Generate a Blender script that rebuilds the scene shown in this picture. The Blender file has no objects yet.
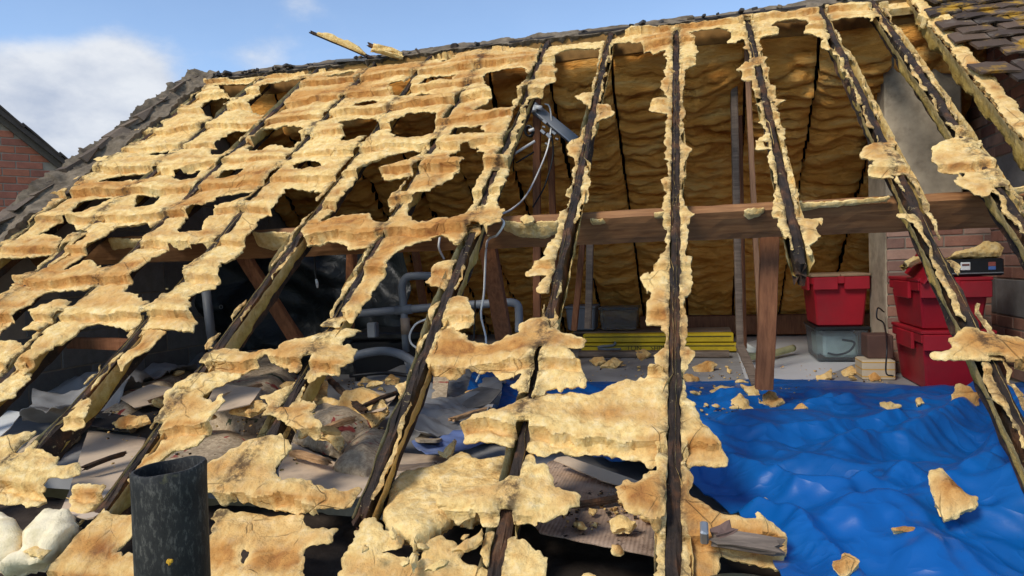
import bpy, math, random
import numpy as np
from mathutils import Vector, Matrix
random.seed(7); RNG = np.random.default_rng(7)
SC = bpy.context.scene
COL = SC.collection
# ------------------------------------------------------------------ camera
FPX = 683.0
YAW, PITCH, ROLL = math.radians(14.839), math.radians(-1.911), math.radians(-1.967)
EYE = np.array([0.0, 0.0, 0.8])
TH = math.radians(36.916)                 # roof pitch
RY, RZ = 4.922, 2.434                     # ridge line
def cam_basis():
    cy, sy = math.cos(YAW), math.sin(YAW)
    fwd = np.array([-sy*math.cos(PITCH), cy*math.cos(PITCH), math.sin(PITCH)])
    right = np.array([cy, sy, 0.0]); up = np.cross(right, fwd)
    cr, sr = math.cos(ROLL), math.sin(ROLL)
    return cr*right+sr*up, -sr*right+cr*up, fwd
CR, CU, CF = cam_basis()
cam_d = bpy.data.cameras.new('camera'); cam = bpy.data.objects.new('camera', cam_d); COL.objects.link(cam)
M = Matrix(((CR[0], CU[0], -CF[0], EYE[0]), (CR[1], CU[1], -CF[1], EYE[1]), (CR[2], CU[2], -CF[2], EYE[2]), (0, 0, 0, 1)))
cam.matrix_world = M
cam_d.sensor_width = 36; cam_d.lens = 36*FPX/1024; cam_d.clip_start = 0.05; cam_d.clip_end = 5000
SC.camera = cam
# ------------------------------------------------------------------ light
SUN_EL, SUN_AZ = math.radians(43), math.radians(-30)      # azimuth measured from -Y (behind the camera) towards -X
sdir = Vector((math.sin(SUN_AZ)*math.cos(SUN_EL), -math.cos(SUN_AZ)*math.cos(SUN_EL), math.sin(SUN_EL)))
sun_d = bpy.data.lights.new('sun', 'SUN'); sun_d.energy = 2.1; sun_d.angle = math.radians(16); sun_d.color = (1.0, 0.94, 0.84)
sun = bpy.data.objects.new('sun', sun_d); COL.objects.link(sun)
sun.rotation_euler = (-sdir).to_track_quat('-Z', 'Y').to_euler()
W = bpy.data.worlds.new('World'); SC.world = W; W.use_nodes = True
def world():
    nt = W.node_tree; N = nt.nodes; L = nt.links; N.clear()
    out = N.new('ShaderNodeOutputWorld'); bg = N.new('ShaderNodeBackground'); bg.inputs[1].default_value = 0.15
    sky = N.new('ShaderNodeTexSky'); sky.sky_type = 'NISHITA'; sky.sun_disc = False
    sky.sun_elevation = SUN_EL
    sky.sun_rotation = math.atan2(sdir.x, sdir.y)
    sky.air_density = 1.0; sky.altitude = 1200; sky.dust_density = 0.1; sky.ozone_density = 1.3
    tc = N.new('ShaderNodeTexCoord')
    mp = N.new('ShaderNodeMapping'); mp.inputs['Scale'].default_value = (1, 1, 1.9); mp.inputs['Location'].default_value = (0.35, 0.1, 0.05)
    L.new(tc.outputs['Generated'], mp.inputs[0])
    def noise(sc, det, rough, src):
        n = N.new('ShaderNodeTexNoise'); n.inputs['Scale'].default_value = sc; n.inputs['Detail'].default_value = det
        n.inputs['Roughness'].default_value = rough; L.new(src, n.inputs['Vector']); return n
    n1 = noise(2.6, 9, 0.55, mp.outputs[0]); n2 = noise(7.5, 6, 0.6, mp.outputs[0])
    def math_(op, a, b=None):
        m = N.new('ShaderNodeMath'); m.operation = op
        for i, v in ((0, a), (1, b)):
            if v is None: continue
            if isinstance(v, (int, float)): m.inputs[i].default_value = v
            else: L.new(v, m.inputs[i])
        return m.outputs[0]
    # cumulus heads: banks of cloud in some directions of the sky
    tot = None
    for (px, py, rad, amp) in CLOUDS:
        d = CF + CR*(px-512)/FPX - CU*(py-288)/FPX; d = d/np.linalg.norm(d)
        vm = N.new('ShaderNodeVectorMath'); vm.operation = 'DISTANCE'; L.new(tc.outputs['Generated'], vm.inputs[0])
        vm.inputs[1].default_value = tuple(d)
        mr = N.new('ShaderNodeMapRange'); mr.interpolation_type = 'SMOOTHSTEP'
        L.new(vm.outputs['Value'], mr.inputs[0]); mr.inputs[1].default_value = 0; mr.inputs[2].default_value = rad
        mr.inputs[3].default_value = amp; mr.inputs[4].default_value = 0
        tot = mr.outputs[0] if tot is None else math_('ADD', tot, mr.outputs[0])
    dens = math_('ADD', math_('MULTIPLY', n1.outputs['Fac'], 0.75), math_('MULTIPLY', n2.outputs['Fac'], 0.35))
    dens = math_('ADD', dens, tot)
    mr = N.new('ShaderNodeMapRange'); mr.interpolation_type = 'SMOOTHSTEP'; L.new(dens, mr.inputs[0])
    mr.inputs[1].default_value = 0.60; mr.inputs[2].default_value = 0.86; mr.inputs[3].default_value = 0.05; mr.inputs[4].default_value = 0.97
    shade = N.new('ShaderNodeValToRGB'); L.new(n2.outputs['Fac'], shade.inputs[0])
    shade.color_ramp.elements[0].position = 0.36; shade.color_ramp.elements[0].color = (2.3, 2.6, 3.2, 1)
    shade.color_ramp.elements[1].position = 0.66; shade.color_ramp.elements[1].color = (3.7, 3.85, 4.1, 1)
    mix = N.new('ShaderNodeMix'); mix.data_type = 'RGBA'
    L.new(mr.outputs[0], mix.inputs['Factor']); L.new(sky.outputs[0], mix.inputs['A']); L.new(shade.outputs[0], mix.inputs['B'])
    L.new(mix.outputs['Result'], bg.inputs[0]); L.new(bg.outputs[0], out.inputs[0])
CLOUDS = [(130, 75, 0.11, 0.30), (60, 125, 0.17, 0.34), (10, 95, 0.10, 0.16), (262, 65, 0.07, 0.14), (305, -5, 0.05, 0.14), (40, -5, 0.10, -0.15), (450, 20, 0.25, -0.12), (750, 0, 0.25, -0.08), (-500, 100, 0.4, 0.3), (1500, 0, 0.5, 0.3)]
world()
SC.view_settings.view_transform = 'Standard'; SC.view_settings.look = 'None'
SC.view_settings.exposure = 0.54; SC.view_settings.gamma = 1.0; SC.view_settings.use_curve_mapping = False
SC.render.engine = 'CYCLES'
SC.cycles.max_bounces = 8; SC.cycles.diffuse_bounces = 5

# ------------------------------------------------------------------ maths helpers
def ray(px, py): return CF + CR*(px-512)/FPX - CU*(py-288)/FPX
class Frame:
    def __init__(s, o, eu, ev):
        s.o = np.array(o, float); s.eu = np.array(eu, float); s.ev = np.array(ev, float)
        s.eu /= np.linalg.norm(s.eu); s.ev -= s.eu*(s.ev@s.eu); s.ev /= np.linalg.norm(s.ev)
        s.n = np.cross(s.eu, s.ev)
    def uv(s, px, py, h=0.0):
        d = ray(px, py); t = ((s.o+s.n*h-EYE)@s.n)/(d@s.n); P = EYE+d*t-s.o
        return (P@s.eu, P@s.ev)
    def poly(s, pts, h=0.0): return np.array([s.uv(a, b, h) for a, b in pts])
    def world(s, u, v, h): 
        return s.o+np.outer(np.ravel(u), s.eu)+np.outer(np.ravel(v), s.ev)+np.outer(np.ravel(h), s.n)
# front roof: u = world x, v = distance down the slope from the ridge (ev points down the slope, so n = eu x ev points DOWN; flip by using eu = -x)
class Roof(Frame):
    def __init__(s):
        s.o = np.array([0, RY, RZ]); s.eu = np.array([1.0, 0, 0]); s.ev = np.array([0, -math.cos(TH), -math.sin(TH)])
        s.n = np.array([0, -math.sin(TH), math.cos(TH)])
ROOF = Roof()
def floorF(z): return Frame((0, 0, z), (1, 0, 0), (0, 1, 0))
def P_z(px, py, z):
    d = ray(px, py); return EYE+d*((z-EYE[2])/d[2])
def P_y(px, py, y):
    d = ray(px, py); return EYE+d*(y/d[1])
def P_x(px, py, x):
    d = ray(px, py); return EYE+d*(x/d[0])
def hashg(ix, iy, seed):
    n = (ix.astype(np.int64)*374761393 + iy.astype(np.int64)*668265263 + seed*974634777) & 0xffffffff
    n = ((n ^ (n >> 13))*1274126177) & 0xffffffff
    return ((n ^ (n >> 16)) & 0xffffff)/float(0xffffff)
def vnoise(x, y, seed=0):
    x = np.asarray(x, float); y = np.asarray(y, float)
    ix = np.floor(x); iy = np.floor(y); fx = x-ix; fy = y-iy
    fx = fx*fx*(3-2*fx); fy = fy*fy*(3-2*fy)
    a = hashg(ix, iy, seed); b = hashg(ix+1, iy, seed); c = hashg(ix, iy+1, seed); d = hashg(ix+1, iy+1, seed)
    return (a*(1-fx)+b*fx)*(1-fy)+(c*(1-fx)+d*fx)*fy
def fbm(x, y, seed=0, oct=4, gain=0.5):
    t = 0; a = 1.0; s = 0
    for i in range(oct):
        t = t+a*(vnoise(x*2**i+17.3*i, y*2**i-9.1*i, seed+i)-0.5); s += a; a *= gain
    return t/s*2      # about -1..1
def worley(x, y, seed):
    ix = np.floor(x); iy = np.floor(y); best = np.full(np.shape(x), 9.0)
    for dx in (-1, 0, 1):
        for dy in (-1, 0, 1):
            cx, cy = ix+dx, iy+dy; best = np.minimum(best, np.hypot(cx+hashg(cx, cy, seed)-x, cy+hashg(cx, cy, seed+5)-y))
    return best
def sdist(U, V, poly):
    x = U.ravel(); y = V.ravel(); best = np.full(x.shape, 1e9); ins = np.zeros(x.shape, bool)
    n = len(poly)
    for i in range(n):
        ax, ay = poly[i]; bx, by = poly[(i+1) % n]
        ex, ey = bx-ax, by-ay; L2 = ex*ex+ey*ey+1e-12
        t = np.clip(((x-ax)*ex+(y-ay)*ey)/L2, 0, 1)
        best = np.minimum(best, (x-ax-t*ex)**2+(y-ay-t*ey)**2)
        if ay != by:
            c = ((ay > y) != (by > y)) & (x < ex*(y-ay)/(by-ay)+ax); ins ^= c
    d = np.sqrt(best); return np.where(ins, d, -d).reshape(U.shape)
RU = {1: 1.156, 2: 0.845, 3: 0.389, 4: -0.065, 5: -0.518, 6: -0.961, 7: -1.403, 8: -1.869, 9: -2.328, 10: -2.811, 11: -3.282, 12: -3.74}
# ------------------------------------------------------------------ object helpers
def tag(o, label=None, cat=None, group=None, kind=None):
    if label: o['label'] = label
    if cat: o['category'] = cat
    if group: o['group'] = group
    if kind: o['kind'] = kind
    return o
def empty(name, loc, label=None, cat=None, group=None, kind=None):
    o = bpy.data.objects.new(name, None); COL.objects.link(o); o.location = Vector(loc); o.empty_display_size = 0.05
    o.matrix_world = Matrix.Translation(Vector(loc))
    return tag(o, label, cat, group, kind)
def setparent(o, p):
    if p is not None:
        o.parent = p; o.matrix_parent_inverse = p.matrix_world.inverted()
def mobj(name, verts, faces, mat, parent=None, smooth=False, attrs=None, origin=True, autos=None):
    verts = np.asarray(verts, float)
    o0 = np.zeros(3)
    if origin:
        mn, mx = verts.min(0), verts.max(0); o0 = np.array([(mn[0]+mx[0])/2, (mn[1]+mx[1])/2, mn[2]])
    me = bpy.data.meshes.new(name); me.from_pydata((verts-o0).tolist(), [], faces)
    if smooth: me.polygons.foreach_set('use_smooth', [True]*len(me.polygons))
    if attrs:
        for k, a in attrs.items():
            at = me.attributes.new(k, 'FLOAT', 'POINT'); at.data.foreach_set('value', np.asarray(a, np.float32))
    me.update()
    if autos: me.set_sharp_from_angle(angle=math.radians(autos))
    o = bpy.data.objects.new(name, me); COL.objects.link(o); o.location = Vector(o0); o.matrix_world = Matrix.Translation(Vector(o0))
    if mat is not None: me.materials.append(mat)
    setparent(o, parent)
    return o
class MB:
    def __init__(s): s.v = []; s.f = []
    def add(s, v, f):
        b = len(s.v); s.v += [tuple(map(float, p)) for p in v]; s.f += [tuple(b+i for i in q) for q in f]; return s
    def box(s, c, half, R=None, taper=1.0, bev=0.0):
        c = np.array(c, float); hx, hy, hz = half
        pts = []
        if bev <= 0:
            for sz in (-1, 1):
                k = taper if sz < 0 else 1.0
                for sx, sy in ((-1, -1), (1, -1), (1, 1), (-1, 1)): pts.append((sx*hx*k, sy*hy*k, sz*hz))
            f = [(3, 2, 1, 0), (4, 5, 6, 7), (0, 1, 5, 4), (1, 2, 6, 5), (2, 3, 7, 6), (3, 0, 4, 7)]
        else:      # octagonal outline in xy with chamfered top and bottom rings
            rings = [(-hz, 1), (-hz+bev, 0), (hz-bev, 0), (hz, 1)]
            for z, ins in rings:
                k = taper+(1-taper)*(z+hz)/(2*hz)
                a, b = hx*k-bev*ins, hy*k-bev*ins
                for q in ((-a, -b+bev), (-a+bev, -b), (a-bev, -b), (a, -b+bev), (a, b-bev), (a-bev, b), (-a+bev, b), (-a, b-bev)): pts.append((q[0], q[1], z))
            f = [tuple(range(7, -1, -1)), tuple(range(24, 32))]
            for r in range(3):
                for i in range(8): f.append((r*8+i, r*8+(i+1) % 8, r*8+8+(i+1) % 8, r*8+8+i))
        pts = np.array(pts)
        if R is not None: pts = pts@np.array(R).T
        return s.add(pts+c, f)
    def tube(s, pts, r, n=10, closed=False, caps=True):
        pts = np.array(pts, float); m = len(pts); rr = np.full(m, r) if np.isscalar(r) else np.array(r)
        T = np.gradient(pts, axis=0); T /= np.linalg.norm(T, axis=1)[:, None]+1e-12
        a = np.array([0, 0, 1.0]) if abs(T[0][2]) < 0.9 else np.array([1.0, 0, 0])
        N_ = np.cross(T[0], a); N_ /= np.linalg.norm(N_); vs = []
        for i in range(m):
            N_ = N_-T[i]*(N_@T[i]); N_ /= np.linalg.norm(N_)+1e-12; B = np.cross(T[i], N_)
            for k in range(n):
                t = 2*math.pi*k/n; vs.append(pts[i]+rr[i]*(math.cos(t)*N_+math.sin(t)*B))
        f = []
        for i in range(m-1):
            for k in range(n): f.append((i*n+k, i*n+(k+1) % n, (i+1)*n+(k+1) % n, (i+1)*n+k))
        if caps: f.append(tuple(range(n-1, -1, -1))); f.append(tuple((m-1)*n+k for k in range(n)))
        return s.add(vs, f)
    def build(s, name, mat, parent=None, smooth=False): return mobj(name, s.v, s.f, mat, parent, smooth)
def spline(pts, n=12):
    pts = np.array(pts, float); P = np.vstack([2*pts[0]-pts[1], pts, 2*pts[-1]-pts[-2]]); out = []
    for i in range(1, len(P)-2):
        for k in range(n):
            t = k/n; a, b, c, d = P[i-1], P[i], P[i+1], P[i+2]
            out.append(0.5*((2*b)+(-a+c)*t+(2*a-5*b+4*c-d)*t*t+(-a+3*b-3*c+d)*t**3))
    out.append(P[-2]); return np.array(out)
def timber(name, p0, p1, w, h, mat, parent=None, up=(0, 0, 1), rough=0.003, seg=None, seed=1, ends=0.0, nsub=4):
    """a sawn or charred length of wood: cross-section w x h, 'up' gives the h direction; ends > 0 gives broken ends"""
    p0 = np.array(p0, float); p1 = np.array(p1, float); d = p1-p0; Ln = np.linalg.norm(d); d /= Ln
    up = np.array(up, float); side = np.cross(d, up); side /= np.linalg.norm(side); upv = np.cross(side, d)
    seg = seg or max(2, int(Ln/0.05))
    ring = []
    for i in range(nsub): ring.append((-0.5+i/nsub, -0.5))
    for i in range(nsub): ring.append((0.5, -0.5+i/nsub))
    for i in range(nsub): ring.append((0.5-i/nsub, 0.5))
    for i in range(nsub): ring.append((-0.5, 0.5-i/nsub))
    m = len(ring); vs = []
    rg = np.array(ring)
    cut = np.clip(np.abs(rg), 0, 0.46)*np.sign(rg)
    corner = (np.abs(rg[:, 0]) > 0.49) & (np.abs(rg[:, 1]) > 0.49)
    rg = np.where(corner[:, None], cut, rg)
    r_ = np.random.default_rng(seed); endj = r_.uniform(0, 1, (2, m))
    bowx = r_.uniform(-1, 1)*0.004; bowy = r_.uniform(-1, 1)*0.004
    tt = np.repeat(np.arange(seg+1)/seg, m); kk = np.tile(np.arange(m), seg+1); s0 = tt*Ln
    nx = fbm(s0*14+kk*3.1, kk*1.7+seed, seed); ny = fbm(s0*14-kk*2.3, kk*2.9+seed*3.3, seed+9)
    off = np.zeros(len(tt)); off[:m] = ends*endj[0]; off[-m:] = -ends*endj[1]
    bow = np.sin(math.pi*tt)
    vs = p0+np.outer(s0+off, d)+np.outer(rg[kk, 0]*w+nx*rough+bowx*bow, side)+np.outer(rg[kk, 1]*h+ny*rough+bowy*bow, upv)
    vs = list(vs)
    f = []
    for i in range(seg):
        for k in range(m): f.append((i*m+k, (i+1)*m+k, (i+1)*m+(k+1) % m, i*m+(k+1) % m))
    c0 = len(vs); vs.append(p0+d*ends*0.5); c1 = len(vs); vs.append(p1-d*ends*0.5)
    for k in range(m): f.append((c0, k, (k+1) % m)); f.append((c1, seg*m+(k+1) % m, seg*m+k))
    return mobj(name, vs, f, mat, parent, False)
def rafter_d(u):
    a = np.full(np.shape(u), 9.0)
    for x in RU.values(): a = np.minimum(a, np.abs(u-x))
    return a
def slab(name, F, outl, holes, mat, parent=None, cell=0.01, top=None, bot=None, namp=0.008, nfreq=30, seed=0, field=None, bounds=None, skin=None, smooth=True, sharp=42, under=1.0, split=0):
    """solid with an outline given in the frame's plane: marching squares on a grid, top and bottom height functions, closed by side walls"""
    if bounds is None:
        allp = np.vstack(outl); mn = allp.min(0)-0.04; mx = allp.max(0)+0.04
    else: mn, mx = np.array(bounds[0]), np.array(bounds[1])
    nu = int((mx[0]-mn[0])/cell)+2; nv = int((mx[1]-mn[1])/cell)+2
    us = mn[0]+np.arange(nu)*cell; vs_ = mn[1]+np.arange(nv)*cell
    U, V = np.meshgrid(us, vs_, indexing='ij')
    D = np.full(U.shape, -1e3)
    for p in outl: D = np.maximum(D, sdist(U, V, p))
    for p in (holes or []):
        p = np.asarray(p); b0 = p.min(0)-0.3; b1 = p.max(0)+0.3
        i0, i1 = np.searchsorted(us, (b0[0], b1[0])); j0, j1 = np.searchsorted(vs_, (b0[1], b1[1]))
        sl = (slice(i0, i1), slice(j0, j1))
        if D[sl].size: D[sl] = np.minimum(D[sl], -sdist(U[sl], V[sl], p)-((0.016 if p[:, 1].mean() < 2.1 else 0.002) if F is ROOF else 0.004))
    D = D+namp*(1.1*fbm(U*nfreq, V*nfreq, seed+3, 4, 0.55)+0.5*np.abs(fbm(U*nfreq*1.7, V*nfreq*1.7, seed+13, 2, 0.6))*2-0.2)
    if field is not None: D = field(U, V, D)
    D[0, :] = D[-1, :] = -0.01; D[:, 0] = D[:, -1] = -0.01
    I = D > 0
    idx = -np.ones(U.shape, int); idx[I] = np.arange(I.sum())
    pu = list(U[I]); pv = list(V[I]); pd = list(D[I]); nn = len(pu)
    if nn == 0: return None
    full = I[:-1, :-1] & I[1:, :-1] & I[1:, 1:] & I[:-1, 1:]
    anyc = (I[:-1, :-1] | I[1:, :-1] | I[1:, 1:] | I[:-1, 1:]) & ~full
    a = np.stack([idx[:-1, :-1][full], idx[1:, :-1][full], idx[1:, 1:][full], idx[:-1, 1:][full]], 1)
    faces = [tuple(r) for r in a.tolist()]
    ec = {}; walls = []
    def cross(i0, j0, i1, j1):
        k = (i0, j0, i1, j1) if (i0, j0) < (i1, j1) else (i1, j1, i0, j0)
        if k not in ec:
            i0, j0, i1, j1 = k; da, db = D[i0, j0], D[i1, j1]; t = min(max(da/(da-db), 0.06), 0.94)
            ec[k] = len(pu); pu.append(U[i0, j0]*(1-t)+U[i1, j1]*t); pv.append(V[i0, j0]*(1-t)+V[i1, j1]*t); pd.append(0.0)
        return ec[k]
    for i, j in zip(*np.nonzero(anyc)):
        cs = ((i, j), (i+1, j), (i+1, j+1), (i, j+1)); poly = []; pend = None; first = None
        for k in range(4):
            c, d = cs[k], cs[(k+1) % 4]; ci, di = I[c], I[d]
            if ci: poly.append(int(idx[c]))
            if ci != di:
                q = cross(c[0], c[1], d[0], d[1]); poly.append(q)
                if ci: pend = q
                elif pend is not None: walls.append((pend, q)); pend = None
                else: first = q
        if pend is not None and first is not None: walls.append((pend, first))
        if len(poly) > 2: faces.append(tuple(poly))
    u = np.array(pu); v = np.array(pv); d = np.array(pd); n = len(u)
    ht = top(u, v, d); hb = bot(u, v, d); hb = np.minimum(hb, ht-0.003)
    nb = n-nn                                   # rim vertices
    ru, rv = u[nn:], v[nn:]
    gi = np.clip(((ru-mn[0])/cell).round().astype(int), 0, nu-1); gj = np.clip(((rv-mn[1])/cell).round().astype(int), 0, nv-1)
    GU, GV = np.gradient(D, cell); gu, gv = GU[gi, gj], GV[gi, gj]; gl = np.hypot(gu, gv)+1e-6; gu, gv = -gu/gl, -gv/gl      # outward
    thk = ht[nn:]-hb[nn:]
    ub, vb = u.copy(), v.copy()
    ins = under*np.clip(thk, 0, 0.05)*(0.35+0.6*fbm(ru*35, rv*35, seed+71, 3)); ub[nn:] -= gu*ins; vb[nn:] -= gv*ins
    if F is ROOF and under > 0:                 # foam fillets run in towards the flank of the rafter
        ks = np.array(list(RU.values())); near = ks[np.argmin(np.abs(ru[:, None]-ks[None, :]), 1)]; off = ru-near
        pull = np.clip(np.abs(off)-0.031, 0, 0.06)*np.clip((thk-0.05)/0.04, 0, 1)*0.85; ub[nn:] -= np.sign(off)*pull
    am = np.clip(0.45+0.35*fbm(ru*28, rv*28, seed+73, 2), 0.1, 0.9); hm = ht[nn:]*(1-am)+hb[nn:]*am
    om = under*np.clip(thk, 0, 0.03)*(0.0+0.5*fbm(ru*45, rv*45, seed+79, 3))
    om = om+(0.5*(((ub[nn:]-ru)*gu+(vb[nn:]-rv)*gv)) if F is ROOF else 0)*am
    W_ = np.vstack([F.world(u, v, ht), F.world(ub, vb, hb), F.world(ru+gu*om, rv+gv*om, hm)])
    flip = (np.cross(F.eu, F.ev)@F.n) < 0
    ftop = [t[::-1] for t in faces] if flip else faces
    fbot = [tuple(x+n for x in t) for t in (faces if flip else [t[::-1] for t in faces])]
    fw = []
    for p, q in walls:
        mp, mq = 2*n+p-nn, 2*n+q-nn
        fw += [(p, q, mq, mp), (mp, mq, q+n, p+n)] if flip else [(q, p, mp, mq), (mq, mp, p+n, q+n)]
    # split the walls from the top so the rim stays crisp
    sk = skin(u, v, d) if skin is not None else np.zeros(n)
    soot = np.exp(-np.clip(rafter_d(u)-0.022, 0, 9)/0.016) if F is ROOF else np.zeros(n)
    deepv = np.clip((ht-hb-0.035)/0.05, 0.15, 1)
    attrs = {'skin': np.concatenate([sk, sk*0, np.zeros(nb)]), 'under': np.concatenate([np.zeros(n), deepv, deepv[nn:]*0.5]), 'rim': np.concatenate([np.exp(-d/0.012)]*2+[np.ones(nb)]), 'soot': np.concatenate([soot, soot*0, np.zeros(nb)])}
    allf = list(ftop)+fbot+fw
    if split:
        lab = np.arange(len(W_)); E_ = np.array([(q[i], q[(i+1) % len(q)]) for q in allf for i in range(len(q))])
        while True:
            m_ = np.minimum(lab[E_[:, 0]], lab[E_[:, 1]]); l2 = lab.copy(); np.minimum.at(l2, E_[:, 0], m_); np.minimum.at(l2, E_[:, 1], m_); l2 = l2[l2]
            if (l2 == lab).all(): break
            lab = l2
        out = None
        for c_ in np.unique(lab):
            sel = np.nonzero(lab == c_)[0]
            if len(sel) < split: continue
            mp = -np.ones(len(W_), int); mp[sel] = np.arange(len(sel))
            out = mobj(name, W_[sel], [tuple(int(mp[i]) for i in q) for q in allf if mp[q[0]] >= 0], mat, parent, smooth, {k_: a_[sel] for k_, a_ in attrs.items()}, autos=sharp)
        return out
    return mobj(name, W_, allf, mat, parent, smooth, attrs, autos=sharp)
# ------------------------------------------------------------------ materials
def lin(r, g, b):
    f = lambda c: (c/255/12.92 if c/255 <= 0.04045 else ((c/255+0.055)/1.055)**2.4)
    return (f(r), f(g), f(b), 1)
class Mat:
    def __init__(s, name, rough=0.8, spec=0.3):
        s.m = bpy.data.materials.new(name); s.m.use_nodes = True; s.nt = s.m.node_tree; s.N = s.nt.nodes; s.L = s.nt.links
        s.b = s.N['Principled BSDF']; s.b.inputs['Roughness'].default_value = rough; s.b.inputs['Specular IOR Level'].default_value = spec
        s.geo = s.N.new('ShaderNodeNewGeometry'); s.pos = s.geo.outputs['Position']
    def mapping(s, scale, rot=(0, 0, 0), src=None):
        m = s.N.new('ShaderNodeMapping'); m.inputs['Scale'].default_value = scale; m.inputs['Rotation'].default_value = rot
        s.L.new(src or s.pos, m.inputs[0]); return m.outputs[0]
    def noise(s, scale, det=6, rough=0.6, src=None, dist=0.0):
        n = s.N.new('ShaderNodeTexNoise'); n.inputs['Scale'].default_value = scale; n.inputs['Detail'].default_value = det
        n.inputs['Roughness'].default_value = rough; n.inputs['Distortion'].default_value = dist; s.L.new(src or s.pos, n.inputs['Vector']); return n.outputs['Fac']
    def voro(s, scale, src=None, feat='F1'):
        n = s.N.new('ShaderNodeTexVoronoi'); n.inputs['Scale'].default_value = scale; n.feature = feat; s.L.new(src or s.pos, n.inputs['Vector']); return n.outputs['Distance']
    def attr(s, name):
        a = s.N.new('ShaderNodeAttribute'); a.attribute_name = name; return a.outputs['Fac']
    def ramp(s, fac, stops):
        r = s.N.new('ShaderNodeValToRGB'); s.L.new(fac, r.inputs[0]); e = r.color_ramp.elements
        while len(e) < len(stops): e.new(0.5)
        for k, (p, c) in enumerate(stops): e[k].position = p; e[k].color = c if len(c) == 4 else (*c, 1)
        return r.outputs[0]
    def rng(s, fac, a, b, c=0.0, d=1.0):
        m = s.N.new('ShaderNodeMapRange'); s.L.new(fac, m.inputs[0])
        for i, v in enumerate((a, b, c, d)): m.inputs[i+1].default_value = v
        return m.outputs[0]
    def math(s, op, a, b=0.0, clamp=False):
        m = s.N.new('ShaderNodeMath'); m.operation = op; m.use_clamp = clamp
        for i, v in ((0, a), (1, b)):
            if isinstance(v, (int, float)): m.inputs[i].default_value = v
            else: s.L.new(v, m.inputs[i])
        return m.outputs[0]
    def mix(s, fac, a, b, mode='MIX'):
        m = s.N.new('ShaderNodeMix'); m.data_type = 'RGBA'; m.blend_type = mode
        for k, v in (('Factor', fac), ('A', a), ('B', b)):
            if isinstance(v, (int, float)): m.inputs[k].default_value = v
            elif isinstance(v, tuple): m.inputs[k].default_value = v if len(v) == 4 else (*v, 1)
            else: s.L.new(v, m.inputs[k])
        return m.outputs['Result']
    def bump(s, h, strength=0.4, dist=0.01, prev=None):
        b = s.N.new('ShaderNodeBump'); b.inputs['Strength'].default_value = strength; b.inputs['Distance'].default_value = dist
        s.L.new(h, b.inputs['Height'])
        if prev is not None: s.L.new(prev, b.inputs['Normal'])
        return b.outputs[0]
    def out(s, col=None, normal=None, rough=None):
        if col is not None:
            if isinstance(col, tuple): s.b.inputs['Base Color'].default_value = col
            else: s.L.new(col, s.b.inputs['Base Color'])
        if normal is not None: s.L.new(normal, s.b.inputs['Normal'])
        if rough is not None: s.L.new(rough, s.b.inputs['Roughness'])
        return s.m
def m_foam(name='spray_foam', orange=1.0, pale=0.0):
    m = Mat(name, 0.9, 0.15)
    n0 = m.noise(2.6, 4, 0.6, dist=0.8); n1 = m.noise(8, 6, 0.65, dist=0.8); n2 = m.noise(28, 6, 0.7); n3 = m.noise(95, 4, 0.65)
    st = m.noise(1.0, 6, 0.65, src=m.mapping((30, 6, 6)), dist=0.5)
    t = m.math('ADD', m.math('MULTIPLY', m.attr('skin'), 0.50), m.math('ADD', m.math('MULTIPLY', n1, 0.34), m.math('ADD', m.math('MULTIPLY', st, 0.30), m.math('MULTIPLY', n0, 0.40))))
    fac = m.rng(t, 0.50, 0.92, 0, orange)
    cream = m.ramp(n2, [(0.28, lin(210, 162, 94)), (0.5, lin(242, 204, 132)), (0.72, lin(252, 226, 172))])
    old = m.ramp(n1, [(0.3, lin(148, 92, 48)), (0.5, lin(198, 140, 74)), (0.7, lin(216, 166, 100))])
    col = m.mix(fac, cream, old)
    rim = m.math('MULTIPLY', m.attr('rim'), m.rng(n1, 0.4, 0.65, 0.0, 0.8))
    col = m.mix(rim, col, lin(248, 218, 152))
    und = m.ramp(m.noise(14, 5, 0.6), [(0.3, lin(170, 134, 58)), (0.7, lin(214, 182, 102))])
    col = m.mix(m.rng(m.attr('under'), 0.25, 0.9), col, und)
    col = m.mix(m.math('MULTIPLY', m.rng(n3, 0.60, 0.72), m.rng(n1, 0.45, 0.7, 0.0, 0.6)), col, lin(96, 64, 38))
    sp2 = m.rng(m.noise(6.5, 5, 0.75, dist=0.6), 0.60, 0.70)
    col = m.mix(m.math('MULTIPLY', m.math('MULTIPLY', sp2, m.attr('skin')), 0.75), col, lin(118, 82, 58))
    so = m.math('MULTIPLY', m.attr('soot'), m.rng(m.noise(20, 5, 0.75), 0.42, 0.58), True)
    col = m.mix(m.math('MULTIPLY', so, 0.85), col, lin(66, 50, 40))
    crk = m.rng(m.voro(7, src=m.mapping((1, 1, 1)), feat='DISTANCE_TO_EDGE'), 0.0, 0.018, 1.0, 0.0)
    crk = m.math('MULTIPLY', crk, m.rng(n0, 0.50, 0.60))
    col = m.mix(m.math('MULTIPLY', crk, 0.4), col, lin(120, 80, 44))
    h = m.math('ADD', m.math('ADD', m.math('MULTIPLY', n2, 1.0), m.math('MULTIPLY', n1, 0.5)), m.math('MULTIPLY', n3, 0.4))
    h = m.math('SUBTRACT', h, m.math('MULTIPLY', crk, 0.5))
    return m.out(col, m.bump(h, 0.75, 0.016))
def m_backfoam():
    m = Mat('shaded_rib_foam', 0.8, 0.25)
    n1 = m.noise(3, 6, 0.65, src=m.mapping((1, 1, 4)), dist=0.6); n2 = m.noise(18, 6, 0.7, src=m.mapping((1, 2.5, 2.5)), dist=0.5)
    col = m.ramp(n1, [(0.3, lin(226, 142, 56)), (0.5, lin(255, 180, 84)), (0.72, lin(255, 206, 124))])
    return m.out(col, m.bump(n2, 0.95, 0.04))
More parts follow.
